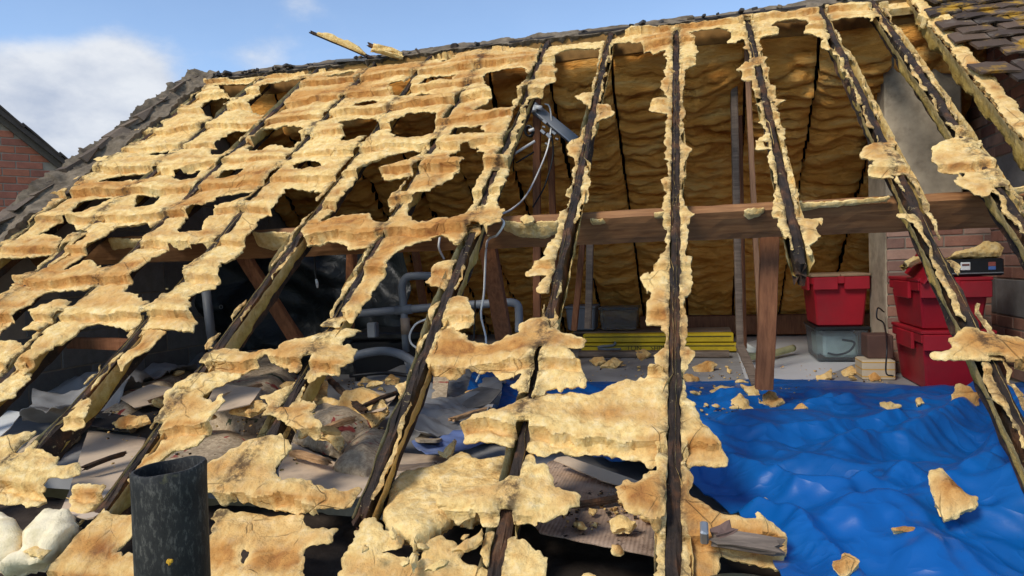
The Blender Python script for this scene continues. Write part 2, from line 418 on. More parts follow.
def m_char():
    m = Mat('charred_wood', 0.75, 0.35)
    grain = m.noise(1.0, 8, 0.7, src=m.mapping((70, 8, 10))); n = m.noise(9, 6, 0.65); f = m.noise(45, 5, 0.7)
    col = m.ramp(n, [(0.33, lin(36, 30, 26)), (0.50, lin(66, 50, 38)), (0.63, lin(110, 72, 44)), (0.75, lin(142, 116, 88))])
    col = m.mix(m.rng(grain, 0.3, 0.7, 0.6, 0.0), col, lin(24, 20, 18))
    col = m.mix(m.math('MULTIPLY', m.math('MULTIPLY', m.rng(f, 0.60, 0.66), m.rng(m.noise(5, 3, 0.6), 0.48, 0.62)), 0.9), col, lin(206, 180, 128))
    return m.out(col, m.bump(m.math('ADD', grain, f), 0.9, 0.01))
def m_wood(name, a, b, dark=0.4, sc=(6, 60, 60)):
    m = Mat(name, 0.7, 0.3)
    g = m.noise(1.0, 7, 0.65, src=m.mapping(sc), dist=0.4); n = m.noise(4, 5, 0.6)
    col = m.ramp(g, [(0.3, a), (0.7, b)]); col = m.mix(m.rng(n, 0.5, 0.8, 0, dark), col, lin(40, 30, 26))
    return m.out(col, m.bump(g, 0.35, 0.004))
def m_plain(name, c, rough=0.6, spec=0.4, var=0.25, sc=8, bump=0.15, dirt=None, metal=0.0):
    m = Mat(name, rough, spec); m.b.inputs['Metallic'].default_value = metal
    n = m.noise(sc, 6, 0.6); f = m.noise(sc*9, 4, 0.6)
    d = tuple(x*(1-var) for x in c[:3])+(1,); e = tuple(min(1, x*(1+var*0.6)) for x in c[:3])+(1,)
    col = m.ramp(n, [(0.3, d), (0.7, e)])
    if dirt: col = m.mix(m.rng(m.noise(sc*0.6, 7, 0.7), 0.5, 0.72, 0, 0.75), col, dirt)
    return m.out(col, m.bump(m.math('ADD', n, m.math('MULTIPLY', f, 0.5)), bump, 0.006))
def m_var(name, stops, rough=0.85, bump=0.4, sc=14, island=True):
    """each piece takes its own tone from the object's random number"""
    m = Mat(name, rough, 0.25); oi = m.N.new('ShaderNodeObjectInfo')
    col = m.ramp(oi.outputs['Random'], stops); n = m.noise(sc, 6, 0.65); f = m.noise(sc*7, 4, 0.7)
    col = m.mix(m.rng(n, 0.35, 0.8, 0, 0.45), col, lin(78, 62, 54)); col = m.mix(m.rng(f, 0.55, 0.8, 0, 0.25), col, lin(190, 172, 150))
    return m.out(col, m.bump(m.math('ADD', n, f), bump, 0.006))
FOAM = m_foam(); BACK = m_backfoam(); CHAR = m_char()
FOAMIN = m_foam('yellow_inner_foam', 0.35)
PURL = m_wood('red_brown_timber', lin(124, 82, 48), lin(168, 120, 76))
POST = m_wood('post_timber', lin(112, 70, 46), lin(156, 104, 70), 0.3, (60, 60, 6))
GREYT = m_wood('weathered_timber', lin(86, 74, 64), lin(140, 122, 106), 0.4)
# ------------------------------------------------------------------ setting: ground, floor
def ground():
    m = m_plain('garden_ground', lin(92, 98, 66), 0.95, 0.1, 0.4, 1.5, 0.4)
    o = mobj('ground', [(-400, -400, -2.5), (400, -400, -2.5), (400, 400, -2.5), (-400, 400, -2.5)], [(0, 1, 2, 3)], m); tag(o, kind='structure')
    m = m_plain('grey_floor_board', lin(150, 148, 146), 0.75, 0.3, 0.2, 3, 0.15, dirt=lin(112, 100, 88))
    o = MB().box((-1.0, 5.17, -0.03), (2.86, 2.95, 0.03)).build('loft_floor', m); tag(o, kind='structure')
    m = m_plain('void_dark_insulation', lin(74, 64, 56), 0.95, 0.1, 0.5, 7, 0.8, dirt=lin(30, 26, 24))  # shade of the black void at the eaves put into the insulation's colour
    o = slab('ceiling_insulation', floorF(-0.16), [np.array([(-3.9, 1.55), (1.9, 1.55), (1.9, 2.3), (-3.9, 2.3)])], None, m, None, 0.03, lambda u, v, d: 0.04+0.03*fbm(u*6, v*6, 4, 4), lambda u, v, d: -0.1+0*u, 0.01, 6, 2); tag(o, kind='structure')
ground()
# ------------------------------------------------------------------ front roof: rafters
def v_at(k, py):
    lo, hi = 0.0, 4.4
    for _ in range(40):
        mid = (lo+hi)/2; P = ROOF.world([RU[k]], [mid], [0])[0]-EYE
        y = 288-FPX*(P@CU)/(P@CF)
        if y < py: lo = mid
        else: hi = mid
    return (lo+hi)/2
# pixel-y ranges along each rafter where its dark top shows; 'p' = only in patches
EXPO = {1: [(0, 130, ''), (188, 600, '')], 2: [(0, 140, ''), (176, 338, ''), (364, 600, '')], 3: [(0, 58, 'q'), (66, 300, '')],
        4: [(30, 700, '')], 5: [(0, 318, ''), (352, 404, 'n'), (428, 480, 'q'), (512, 700, '')],
        6: [(45, 210, 'q'), (232, 700, '')], 7: [(70, 225, 'p'), (205, 222, ''), (236, 316, ''), (362, 402, ''), (402, 440, 'p')],
        8: [(60, 150, 'p'), (152, 244, ''), (244, 350, ''), (372, 392, 'p'), (424, 700, '')], 9: [(70, 300, 'p'), (180, 206, ''), (318, 460, '')],
        10: [(80, 310, 'p'), (316, 420, '')], 11: [(90, 240, 'p'), (245, 275, '')], 12: [(90, 300, 'p')]}
EXPV = {k: [(v_at(k, a), v_at(k, b), t) for a, b, t in L] for k, L in EXPO.items()}
def expose(U, V, D, only=None):
    wob = 0.006*fbm(U*30, V*22, 77, 3)
    for k, L in EXPV.items():
        if only and k not in only: continue
        near = np.abs(U-RU[k])
        if near.min() > 0.03: continue
        gap0 = near-0.0195+wob
        for v0, v1, t in L:
            gap = gap0+0.011 if t == 'n' else gap0
            m = (V > v0) & (V < v1)
            if t == 'p': m &= vnoise(V*7+k*13.7, V*0+k, 5) > 0.42
            if t == 'q': m &= vnoise(V*8+k*3.7, V*0+k, 6) > 0.26
            D = np.where(m, np.minimum(D, gap), D)
    return D
def rafter_d(u):
    a = np.full(np.shape(u), 9.0)
    for x in RU.values(): a = np.minimum(a, np.abs(u-x))
    return a
GAUGE = 0.29
def course(v):  # position within a tile course; battens lay at v = 3.616 - k*gauge
    return np.mod(v-3.616, GAUGE)/GAUGE
def foam_top(seed, lift=0.012, step=0.030, curl=0.02, rnd=0.018):
    def f(u, v, d):
        w = v+0.05*fbm(u*3.2, v*2.5, seed+31, 4)+0.012*fbm(u*24, v*24, seed+33, 2)
        c = course(w); row = np.floor((w-3.616)/GAUGE)      # c: 0 just below a batten, 1 at the next one
        keep = vnoise(u*2.6+row*5.1, row*7.3, seed+5)
        st = step*(0.45+1.0*keep)
        h = lift+st*np.clip((c-0.10)/0.72, 0, 1)**1.2
        grv = np.exp(-((c-0.05)/0.04)**2); lip = np.exp(-((c-0.88)/0.06)**2)
        mid = np.clip((np.mod(c*2.0+0.35*fbm(u*2, v*2, seed+35, 2), 1)-0.2)/0.7, 0, 1)      # a second, weaker ledge inside each course
        g = step/0.030
        h = h-g*grv*0.026*np.clip(keep*2-0.2, 0, 1)+g*lip*0.012*keep+0.008*mid*vnoise(u*4, row*3.1+v, seed+6)
        h = h+0.018*fbm(u*6, v*6, seed+7, 3)+0.009*np.abs(fbm(u*18, v*22, seed+9, 3))+0.004*fbm(u*46, v*46, seed+8, 3, 0.7)-0.02*np.clip(vnoise(u*26, v*26, seed+19)-0.80, 0, 1)
        h = h+curl*fbm(u*2.1, v*2.1, seed+11, 2)
        return h-0.3*rnd*(1-np.sqrt(np.clip(d/0.03, 0, 1)))-0.003*np.exp(-d/0.008)
    return f
def foam_bot(seed, thin=0.022, topf=None):
    def f(u, v, d):
        return topf(u, v, d)-0.005-thin*np.clip(d/0.05, 0, 1)*(0.8+0.5*fbm(u*9, v*9, seed+21, 3))-0.010*np.clip(fbm(u*4, v*4, seed+23, 2), 0, 1)
    return f
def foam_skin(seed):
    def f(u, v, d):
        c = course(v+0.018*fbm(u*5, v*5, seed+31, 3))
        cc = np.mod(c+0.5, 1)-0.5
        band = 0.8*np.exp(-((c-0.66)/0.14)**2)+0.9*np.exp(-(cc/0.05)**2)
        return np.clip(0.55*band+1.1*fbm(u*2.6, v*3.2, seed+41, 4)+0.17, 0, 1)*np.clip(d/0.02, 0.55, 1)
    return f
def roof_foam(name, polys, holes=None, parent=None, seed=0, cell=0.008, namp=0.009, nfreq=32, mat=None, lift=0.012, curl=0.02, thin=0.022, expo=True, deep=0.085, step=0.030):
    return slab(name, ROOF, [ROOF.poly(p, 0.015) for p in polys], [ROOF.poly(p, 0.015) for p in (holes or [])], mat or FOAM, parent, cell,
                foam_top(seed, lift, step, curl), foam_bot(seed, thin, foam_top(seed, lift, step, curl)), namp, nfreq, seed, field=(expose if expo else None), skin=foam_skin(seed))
ORD = {1: 'first', 2: 'second', 3: 'third', 4: 'fourth', 5: 'fifth', 6: 'sixth', 7: 'seventh', 8: 'eighth', 9: 'ninth', 10: 'tenth', 11: 'eleventh', 12: 'twelfth'}
RLAB = {1: 'charred rafter nearest the brick gable, with a broad foam patch halfway down',
        2: 'charred rafter crossing in front of the stacked red crates, foam on its left side',
        3: 'snapped charred rafter ending in mid air just below the purlin, ragged foam on both sides',
        4: 'upright looking black rafter in the middle, rimmed with cream foam down both sides',
        5: 'black rafter running just left of the upright middle one, foam lobes on its left',
        6: 'long dark rafter at the right edge of the foam sheet, white cable looped beside it',
        7: 'charred rafter seventh from the gable, passing left of the grey waste pipes',
        8: 'charred rafter in front of the black plastic sheet, yellow foam along its right flank',
        9: 'burnt rafter with a blackened stump end above the beige cardboard',
        10: 'rafter tenth from the gable, running down into the left foam lumps',
        11: 'rafter eleventh from the gable, mostly buried in the foam sheet',
        12: 'rafter next to the left verge, hidden under the foam sheet'}
REND = {1: 4.25, 2: 4.25, 3: v_at(3, 268), 4: 4.25, 5: 4.25, 6: v_at(6, 528), 7: v_at(7, 455), 8: v_at(8, 520), 9: v_at(9, 452), 10: 4.0, 11: 4.0, 12: 4.0}
# ragged foam clinging to the sides of each rafter: (v range from pixel y, width beyond the rafter)
EDGE = {1: (10, 330, 0.012, 0.022), 2: (10, 470, 0.010, 0.024), 3: (20, 262, 0.020, 0.028), 4: (28, 600, 0.020, 0.026), 5: (38, 330, 0.012, 0.022),
        6: (200, 500, 0.008, 0.022), 7: (240, 330, 0.024, 0.022), 8: (155, 350, 0.010, 0.024), 9: (318, 420, 0.006, 0.034), 10: (310, 395, 0.040, 0.03), 11: (235, 420, 0.030, 0.03)}
LOBES = {
 1: [[(932,145),(945,136),(960,131),(970,140),(984,137),(983,145),(975,152),(978,165),(998,186),(988,195),(968,189),(953,180),(963,171),(940,167),(933,160)]],
 2: [[(858,152),(875,139),(895,147),(895,162),(894,177),(868,174),(873,160)], [(894,212),(915,210),(920,222),(926,236),(914,222),(900,217)],
     [(936,240),(944,243),(946,249),(940,252)], [(966,300),(977,301),(979,308),(970,312)]],
 3: [[(737,70),(745,62),(760,59),(768,64),(767,72),(757,76),(750,79),(742,77)], [(755,105),(762,99),(765,132),(756,143),(772,146),(774,120)],
     [(771,80),(775,98),(785,99),(775,107),(777,122),(790,127),(782,137),(776,130)], [(751,150),(755,142),(772,146),(778,150),(765,151)],
     [(777,192),(772,210),(782,227),(781,236),(790,240),(788,200)], [(795,197),(796,210),(810,214),(824,211),(822,227),(812,240),(807,252),(809,264),(805,264),(801,250),(796,240)]],
 4: [[(690,30),(697,50),(695,60),(683,72),(682,90),(678,100),(679,30)], [(669,47),(665,72),(660,87),(670,100),(672,60)], [(648,111),(653,99),(662,97),(670,96),(670,112),(660,113)],
     [(660,181),(667,175),(670,185),(667,189)], [(679,197),(686,207),(696,215),(687,225),(686,235),(682,250),(678,250)], [(684,146),(690,150),(684,162)],
     [(641,275),(650,267),(667,257),(680,253),(690,256),(693,270),(691,290),(685,304),(683,318),(681,330),(670,330),(664,320),(645,317),(650,297),(645,285)],
     [(681,340),(691,343),(695,350),(690,358),(682,363)], [(668,335),(662,345),(655,355),(657,364),(648,369),(668,375)]],
 5: [[(575,95),(584,90),(594,92),(592,108),(583,102)], [(594,106),(606,105),(615,111),(608,116),(594,121)], [(566,146),(572,138),(586,133),(588,152),(578,162),(570,155)],
     [(567,190),(574,175),(582,176),(577,195)], [(590,180),(584,172),(578,200),(586,198)],
     [(571,205),(560,210),(557,225),(550,236),(545,252),(547,256),(533,263),(525,272),(527,277),(545,276),(540,285),(538,292),(552,297),(560,275),(568,235)]],
 6: [[(425,279),(435,261),(462,254),(466,264),(458,278),(447,275),(445,287),(436,281)], [(445,298),(458,294),(467,297),(475,312),(467,325),(440,330)], [(422,345),(430,305),(437,299),(450,300),(430,350)],
     [(396,381),(407,376),(418,380),(400,395)]],
 9: [[(165,330),(150,347),(135,357),(117,372),(124,355),(148,325)], [(62,424),(88,394),(94,398),(86,418),(70,430)]],
}
def flank(parent, k, side, v0, v1, thr, seed, u=None, dep=0.092, mat=None, thick=0.013):
    """foam stuck to the side face of a rafter: one continuous, slightly uneven face with a few bare stretches"""
    u = RU[k] if u is None else u
    nv = int((v1-v0)/0.013)+2; nh = 9; V, Hh = np.meshgrid(np.linspace(v0, v1, nv), np.linspace(0.006, -dep, nh), indexing='ij')
    pres = np.clip((vnoise(V*1.9+k*5.3+side*2.2, V*0+seed, seed)-thr)*6+0.25*fbm(V*9, Hh*9, seed+4, 2), -1, 1)
    t = (thick+0.014*np.clip(1+Hh/0.06, 0, 1)**2+0.006*fbm(V*6, Hh*14, seed+1, 3)+0.005*fbm(V*30, Hh*40, seed+2, 3))*np.clip(pres*1.6, -0.5, 1)
    low = np.clip((Hh+dep*(0.80+0.35*fbm(V*5, V*0+seed, seed+8, 3)))/0.012, -1, 1); t = np.where(low < 0, -0.012, t*low)
    X = u+side*(0.0185+t); W_ = ROOF.world(X, V, Hh)
    f = [(i*nh+j, i*nh+j+1, (i+1)*nh+j+1, (i+1)*nh+j) for i in range(nv-1) for j in range(nh-1)]
    if side > 0: f = [q[::-1] for q in f]
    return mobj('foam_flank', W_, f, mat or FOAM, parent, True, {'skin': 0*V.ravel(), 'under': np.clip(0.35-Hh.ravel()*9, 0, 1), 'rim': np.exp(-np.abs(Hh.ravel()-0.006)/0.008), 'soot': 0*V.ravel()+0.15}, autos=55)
FLK = {1: (0.05, 0.4), 2: (0.05, 0.35), 3: (0.5, 0.45), 4: (0.45, 0.42), 5: (0.5, 0.2), 6: (0.4, 0.02), 7: (0.45, 0.05), 8: (0.65, 0.02), 9: (0.5, 0.25), 10: (0.3, 0.1), 11: (0.3, 0.1), 12: (0.3, 0.3)}
def make_rafter(k):
    u = RU[k]; v0 = 0.03; v1 = REND[k]
    base = ROOF.world([u], [v1], [-0.05])[0]
    e = empty('rafter', base, RLAB[k], 'rafter', 'roof rafters')
    p0 = ROOF.world([u], [v0], [-0.05])[0]; p1 = ROOF.world([u], [v1], [-0.05])[0]
    timber('timber', p0, p1, 0.039, 0.10, CHAR, e, up=ROOF.n, rough=0.012, seed=k*5, ends=0.05 if k in (3, 9, 6, 7, 8) else 0.0)
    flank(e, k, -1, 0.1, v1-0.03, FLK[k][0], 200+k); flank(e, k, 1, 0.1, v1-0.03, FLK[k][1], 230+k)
    outl = []
    if k in EDGE:
        a, b, w, am = EDGE[k]; a = v_at(k, a); b = min(v_at(k, b), v1-0.01)
        outl.append(np.array([(u-0.0195-w, a), (u+0.0195+w, a), (u+0.0195+w, b), (u-0.0195-w, b)]))
        for p in LOBES.get(k, []): outl.append(ROOF.poly(p, 0.015))
        def fld(U, V, D, am=am):
            side = np.sign(U-u)
            D = D+am*fbm(V*11+side*31, U*6+k*3, 61+k, 3)*(np.abs(U-u) < 0.10)
            return expose(U, V, D, (k,))
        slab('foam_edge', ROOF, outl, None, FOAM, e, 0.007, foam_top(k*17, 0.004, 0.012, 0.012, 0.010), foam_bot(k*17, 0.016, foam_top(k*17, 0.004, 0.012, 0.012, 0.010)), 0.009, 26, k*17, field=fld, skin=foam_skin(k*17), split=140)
    return e
for k in RU: make_rafter(k)
# ------------------------------------------------------------------ front roof: big foam sheet and patches between rafters
SHEET = [(205,82),(260,75),(333,70),(400,63),(453,54),(520,47),(560,43),(607,37),(650,30),(700,23),(760,14),(817,8),(870,1),(892,2),
 (884,14),(872,20),(858,16),(845,17),(832,19),(828,22),(829,50),(818,36),(804,33),(808,24),(806,19),(790,18),(776,21),(772,24),(780,33),(772,36),(760,38),(757,34),
 (742,38),(735,42),(725,42),(733,33),(728,29),(715,30),(700,29),(690,32),(694,42),(698,52),(692,60),(684,68),(668,60),(664,50),(655,52),(640,42),(628,40),(612,44),(608,58),(602,46),(590,46),(575,47),
 (560,51),(552,60),(556,70),(554,85),(542,95),(529,101),(526,115),(516,140),(508,165),(505,185),(497,208),(503,217),(500,226),(487,233),(475,226),(462,247),(447,240),(440,235),(420,241),(400,250),(392,260),(385,275),(368,300),(352,318),(340,312),(360,275),(378,248),
 (350,247),(346,243),(320,242),(307,244),(300,232),(312,218),(325,202),(327,192),(315,187),(285,187),(277,200),(268,213),(258,216),(250,232),(240,245),(232,255),(222,262),(210,285),(190,297),(195,307),(192,320),(190,329),
 (162,330),(150,329),(130,328),(100,324),(82,329),(72,342),(50,352),(25,372),(18,368),(47,337),(25,331),(32,321),(30,315),(42,308),(62,300),(80,301),(86,295),(85,289),(47,290),(30,305),(10,325),(-5,342),(-25,342),(-10,305),(14,287),(12,277),(25,276),(45,264),(58,256),(50,253),(0,260),(-30,262),(-30,240),
 (0,236),(25,227),(37,217),(42,205),(50,197),(77,190),(75,182),(87,175),(102,167),(96,160),(112,156),(131,147),(127,140),(135,130),(162,127),(160,120),(170,117),(180,110),(175,104),(185,95),(200,90)]
HOLES = [[(205,100),(212,97),(226,97),(229,102),(224,105),(222,112),(215,117),(207,112),(202,105)], [(217,85),(235,82),(252,81),(250,86),(240,95),(231,97),(227,91)],
 [(262,85),(282,81),(300,80),(301,84),(292,90),(284,97),(281,105),(260,112),(257,109),(249,104),(261,92)], [(234,126),(247,129),(239,137),(236,142),(220,151),(210,151),(217,140)],
 [(262,127),(282,124),(296,126),(301,130),(299,137),(292,144),(280,144),(270,142),(260,147),(249,149),(255,135)], [(341,121),(360,117),(375,119),(375,130),(362,135),(350,140),(344,140),(346,127)],
 [(392,125),(412,114),(435,114),(432,124),(429,132),(407,137),(397,137)], [(392,84),(400,82),(410,83),(407,89),(397,90)], [(426,77),(435,75),(454,74),(450,79),(435,80),(422,84)],
 [(350,106),(362,100),(375,100),(372,103),(360,105)], [(325,76),(335,74),(355,70),(350,76),(335,78)], [(145,156),(155,152),(169,150),(167,155),(155,155)],
 [(102,181),(120,175),(152,172),(147,176),(135,179),(117,180)], [(174,170),(197,169),(195,175),(185,177),(174,176)], [(217,177),(222,171),(240,170),(235,174),(225,176)],
 [(75,212),(85,202),(100,199),(115,198),(100,205),(85,210),(77,215)], [(137,195),(154,194),(151,202),(138,204)],
 [(190,207),(212,200),(230,192),(254,191),(246,197),(232,204),(215,206),(207,217),(200,229),(192,231),(175,230),(185,220)], [(295,166),(307,162),(317,164),(317,167),(300,169)],
 [(486,74),(507,69),(522,71),(525,80),(517,92),(510,109),(495,111),(476,110),(489,105),(496,94),(487,85)], [(454,131),(482,128),(482,134),(454,136)], [(417,92),(427,92),(432,97),(425,97)],
 [(452,160),(462,146),(473,145),(476,153),(486,154),(480,170),(470,190),(469,207),(456,221),(417,221),(409,210),(416,200),(432,195),(445,182),(468,166),(466,160),(455,161)],
 [(372,162),(390,156),(405,151),(418,147),(416,153),(407,162),(395,166),(377,172),(380,181),(405,180),(392,195),(382,202),(387,209),(386,222),(375,221),(372,214),(355,211),(325,219),(330,210),(340,202),(355,185),(362,170)],
 [(167,243),(207,243),(212,248),(195,258),(185,265),(184,272),(175,285),(160,302),(155,306),(140,297),(125,295),(126,287),(140,272),(152,258),(163,250)],
 [(110,231),(117,225),(145,219),(152,227),(142,240),(130,253),(112,267),(101,268),(92,261),(80,264),(64,267),(84,250)],
 [(35,235),(50,227),(65,219),(75,226),(87,229),(82,238),(72,245),(60,250),(61,236),(45,234)],
 [(440,58),(448,55),(452,57),(445,60)], [(270,96),(276,94),(275,99),(270,101)]]
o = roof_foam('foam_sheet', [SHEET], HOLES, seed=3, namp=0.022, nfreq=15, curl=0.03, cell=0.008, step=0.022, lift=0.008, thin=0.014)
tag(o, 'large ragged sheet of cream spray foam full of holes across the upper left roof', 'spray foam')
PATCH = [
 ('foam_patch', 'wide cream foam band spanning two rafters in front of the white cable', [(437,327),(452,322),(472,337),(487,340),(505,335),(517,330),(516,320),(530,314),(547,314),(552,327),(570,336),(587,342),(585,354),(572,355),(575,362),(582,372),(584,388),(560,392),(532,402),(520,395),(514,387),(522,376),(500,379),(499,371),(482,365),(460,367),(447,376),(441,370),(425,365),(424,355),(432,345)], None),
 ('foam_patch', 'largest orange stained foam slab crossing the upright rafter above the blue tarpaulin', [(465,430),(487,419),(507,412),(525,401),(540,390),(550,392),(575,390),(595,390),(617,375),(640,370),(656,365),(682,375),(686,395),(700,418),(717,434),(728,452),(727,457),(700,458),(684,462),(660,456),(650,457),(640,452),(627,451),(600,452),(560,449),(545,456),(510,448),(502,447),(467,442)], None),
 ('foam_patch', 'cross shaped foam piece on the dark rafter above the yellow foam board', [(522,454),(532,451),(537,462),(552,462),(554,486),(572,491),(581,494),(582,504),(565,513),(550,517),(535,523),(520,519),(508,520),(480,527),(477,517),(450,514),(432,498),(440,487),(457,491),(482,486),(505,481),(515,474)], None),
 ('foam_patch', 'torn foam wing hanging left of the upright rafter over the dirty cardboard', [(611,492),(625,487),(637,489),(657,474),(666,459),(675,470),(676,500),(682,512),(675,519),(655,529),(627,518),(620,502)], None),
 ('foam_patch', 'foam ledge right of the upright rafter beside the exposed batten end', [(676,455),(684,457),(691,469),(692,482),(686,492),(700,499),(717,509),(740,519),(757,518),(760,513),(775,522),(784,532),(785,563),(770,560),(745,555),(722,551),(720,590),(676,590),(680,530),(676,500)], None),
 ('foam_patch', 'small foam flap low on the dark rafter at the bottom edge', [(505,542),(512,539),(525,543),(547,557),(546,572),(545,592),(498,592)], None),
 ('foam_patch', 'sliver of cracked foam left of the dark rafter near the bottom edge', [(477,554),(485,532),(503,537),(498,562),(488,570)], None),
 ('foam_patch', 'long foam piece behind the black vent pipe ending at the dark rafter', [(195,477),(227,459),(245,444),(260,436),(282,434),(291,447),(285,459),(277,469),(280,482),(286,487),(305,484),(325,491),(350,489),(362,486),(360,497),(352,509),(335,511),(290,509),(262,504),(235,502),(215,502),(195,504)], None),
 ('foam_patch', 'foam slab with a torn hole right beside the black vent pipe', [(220,514),(250,513),(300,512),(304,519),(302,527),(340,532),(336,549),(310,554),(310,592),(195,592),(200,547),(217,539)], [[(245,552),(254,554),(247,569),(243,566)]]),
 ('foam_patch', 'lumpy foam heap along the bottom edge under the yellow foam board', [(352,552),(360,542),(370,522),(380,522),(385,531),(405,542),(404,552),(385,557),(420,562),(425,549),(422,544),(440,534),(455,540),(459,547),(452,559),(480,562),(490,572),(490,592),(345,592),(345,565)], None),
 ('foam_patch', 'foam band bridging two rafters in front of the brown diagonal strut', [(200,362),(210,350),(227,345),(250,351),(277,350),(282,339),(310,335),(335,320),(354,321),(350,332),(340,340),(357,347),(350,365),(332,372),(310,380),(295,375),(277,362),(265,357),(255,365),(237,370),(212,370)], None),
 ('foam_patch', 'large crinkled foam piece on the rafter above the vent pipe', [(197,372),(242,370),(240,376),(212,387),(200,396),(212,400),(222,394),(224,400),(215,417),(205,435),(200,441),(172,447),(160,457),(140,466),(130,484),(126,477),(140,457),(160,440),(152,425),(162,405),(166,392),(180,382)], None),
 ('foam_patch', 'cream foam piece with a black rafter end poking through it', [(262,395),(282,382),(295,375),(303,385),(300,394),(315,402),(307,412),(320,425),(315,432),(297,430),(285,422),(265,417),(267,405)], None),
 ('foam_patch', 'foam tongue at the left edge below the burnt rafter stump', [(-25,447),(17,439),(37,434),(40,444),(37,454),(62,459),(62,469),(82,462),(80,474),(67,482),(52,482),(47,494),(40,507),(-25,508)], None),
 ('foam_patch', 'little foam block on the rafter left of the vent pipe top', [(62,492),(77,482),(110,484),(100,497),(90,507),(70,519),(65,502)], None),
 ('foam_patch', 'broad foam slab at bottom left touching the black vent pipe', [(32,559),(60,539),(85,517),(100,507),(120,514),(140,514),(136,537),(117,552),(125,556),(145,552),(150,592),(35,592),(45,567)], None),
 ('foam_patch', 'brown stained foam lump on the rafter at the far left edge', [(-25,345),(15,341),(34,345),(25,362),(27,375),(15,395),(-10,407),(-25,407)], None),
 ('foam_patch', 'thin jutting foam slab on the rafter in front of the red crates', [(929,359),(951,352),(951,342),(964,334),(991,339),(1024,342),(1055,350),(1050,372),(1004,366),(977,366),(937,366)], None),
 ('foam_patch', 'foam scrap at the bottom edge between two rafters over the cardboard', [(575,574),(585,569),(595,573),(596,590),(574,590)], None),
]
for i, (nm, lab, p, h) in enumerate(PATCH):
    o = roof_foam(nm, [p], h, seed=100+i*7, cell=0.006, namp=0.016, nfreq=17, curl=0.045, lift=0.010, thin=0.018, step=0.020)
    tag(o, lab, 'spray foam', 'foam patches between the rafters')
# ------------------------------------------------------------------ rear roof slope seen from inside
GX = 1.85                                   # inner face of the right gable
LX = -3.87                                  # inner face of the left gable
REAR = Frame((0, RY, RZ-0.14), (-1, 0, 0), (0, math.cos(TH), -math.sin(TH)))      # underside plane: n points down into the loft
if REAR.n[2] > 0: REAR.n = -REAR.n
def rear_roof():
    e = empty('rear_roof', (-1.2, 8.0, 0), 'rear roof slope seen from inside, ribbed brown yellow foam between rafters', 'roof')
    xs = sorted([0.389+0.452*i for i in range(-11, 4)]+[LX, GX]); xs = [x for x in xs if LX <= x <= GX]
    L = RZ/math.sin(TH)+0.1
    for i in range(len(xs)-1):
        a, b = xs[i]+0.010, xs[i+1]-0.010
        if b-a < 0.08: continue
        nu = max(4, int((b-a)/0.022)); nv = int(L/0.012)
        U, V = np.meshgrid(np.linspace(a, b, nu), np.linspace(0.0, L, nv), indexing='ij')
        t = (U-a)/(b-a); sd = 40+i*3
        w = V+0.10*fbm(U*2.6, V*2.2, sd, 4)
        per = 0.105+0.0*V
        ph = w/per+1.2*vnoise(V*2.3, V*0+i, sd+2)
        rib = np.abs(np.sin(ph*math.pi))**0.42
        amp = 0.02+0.055*vnoise(U*3.5+7, np.floor(ph)*3.7, sd+3)
        h = 0.05*np.clip(np.minimum(t, 1-t)*5, 0, 1)**0.5+1.5*amp*rib+0.05*fbm(U*3.5, V*2.4, sd+4, 3)+0.014*fbm(U*24, V*34, sd+6, 3)
        h = h+0.08*np.sqrt(np.clip(1-1.25*worley(U*2.6+0.5*fbm(U*4, V*4, sd+7, 2), w*9.5, sd+8)**2, 0, 1))+0.042*np.sqrt(np.clip(1-1.3*worley(U*9, w*19, sd+9)**2, 0, 1))
        h = h*np.clip(V/0.22, 0, 1)**0.7
        W_ = REAR.world(-U, V, h)
        f = [(p*nv+q, p*nv+q+1, (p+1)*nv+q+1, (p+1)*nv+q) for p in range(nu-1) for q in range(nv-1)]
        mobj('foam_panel', W_, f, BACK, e, True)
    for x in xs[1:-1]:
        p0 = REAR.world([-x], [0.02], [-0.055])[0]; p1 = REAR.world([-x], [L], [-0.055])[0]
        timber('rear_rafter', p0, p1, 0.046, 0.09, POST, e, up=REAR.n, seed=int(x*100) % 97+3)
    fl = m_plain('dark_underlay', lin(46, 40, 36), 0.9)
    q = REAR.world([-LX+0.1, -GX-0.1, -GX-0.1, -LX+0.1], [-0.1, -0.1, L, L], [-0.09]*4); q2 = REAR.world([-LX+0.1, -GX-0.1, -GX-0.1, -LX+0.1], [-0.1, -0.1, L, L], [-0.11]*4)
    mobj('roof_deck', np.vstack([q, q2]), [(0, 1, 2, 3), (7, 6, 5, 4), (0, 4, 5, 1), (1, 5, 6, 2), (2, 6, 7, 3), (3, 7, 4, 0)], fl, e)
    timber('ridge_board', (LX, RY+0.0, RZ-0.10), (GX, RY+0.0, RZ-0.10), 0.028, 0.17, m_plain('dull_foam', lin(150, 112, 62), 0.9, 0.2, 0.35, 12, 0.6), e)
    return e
rear_roof()
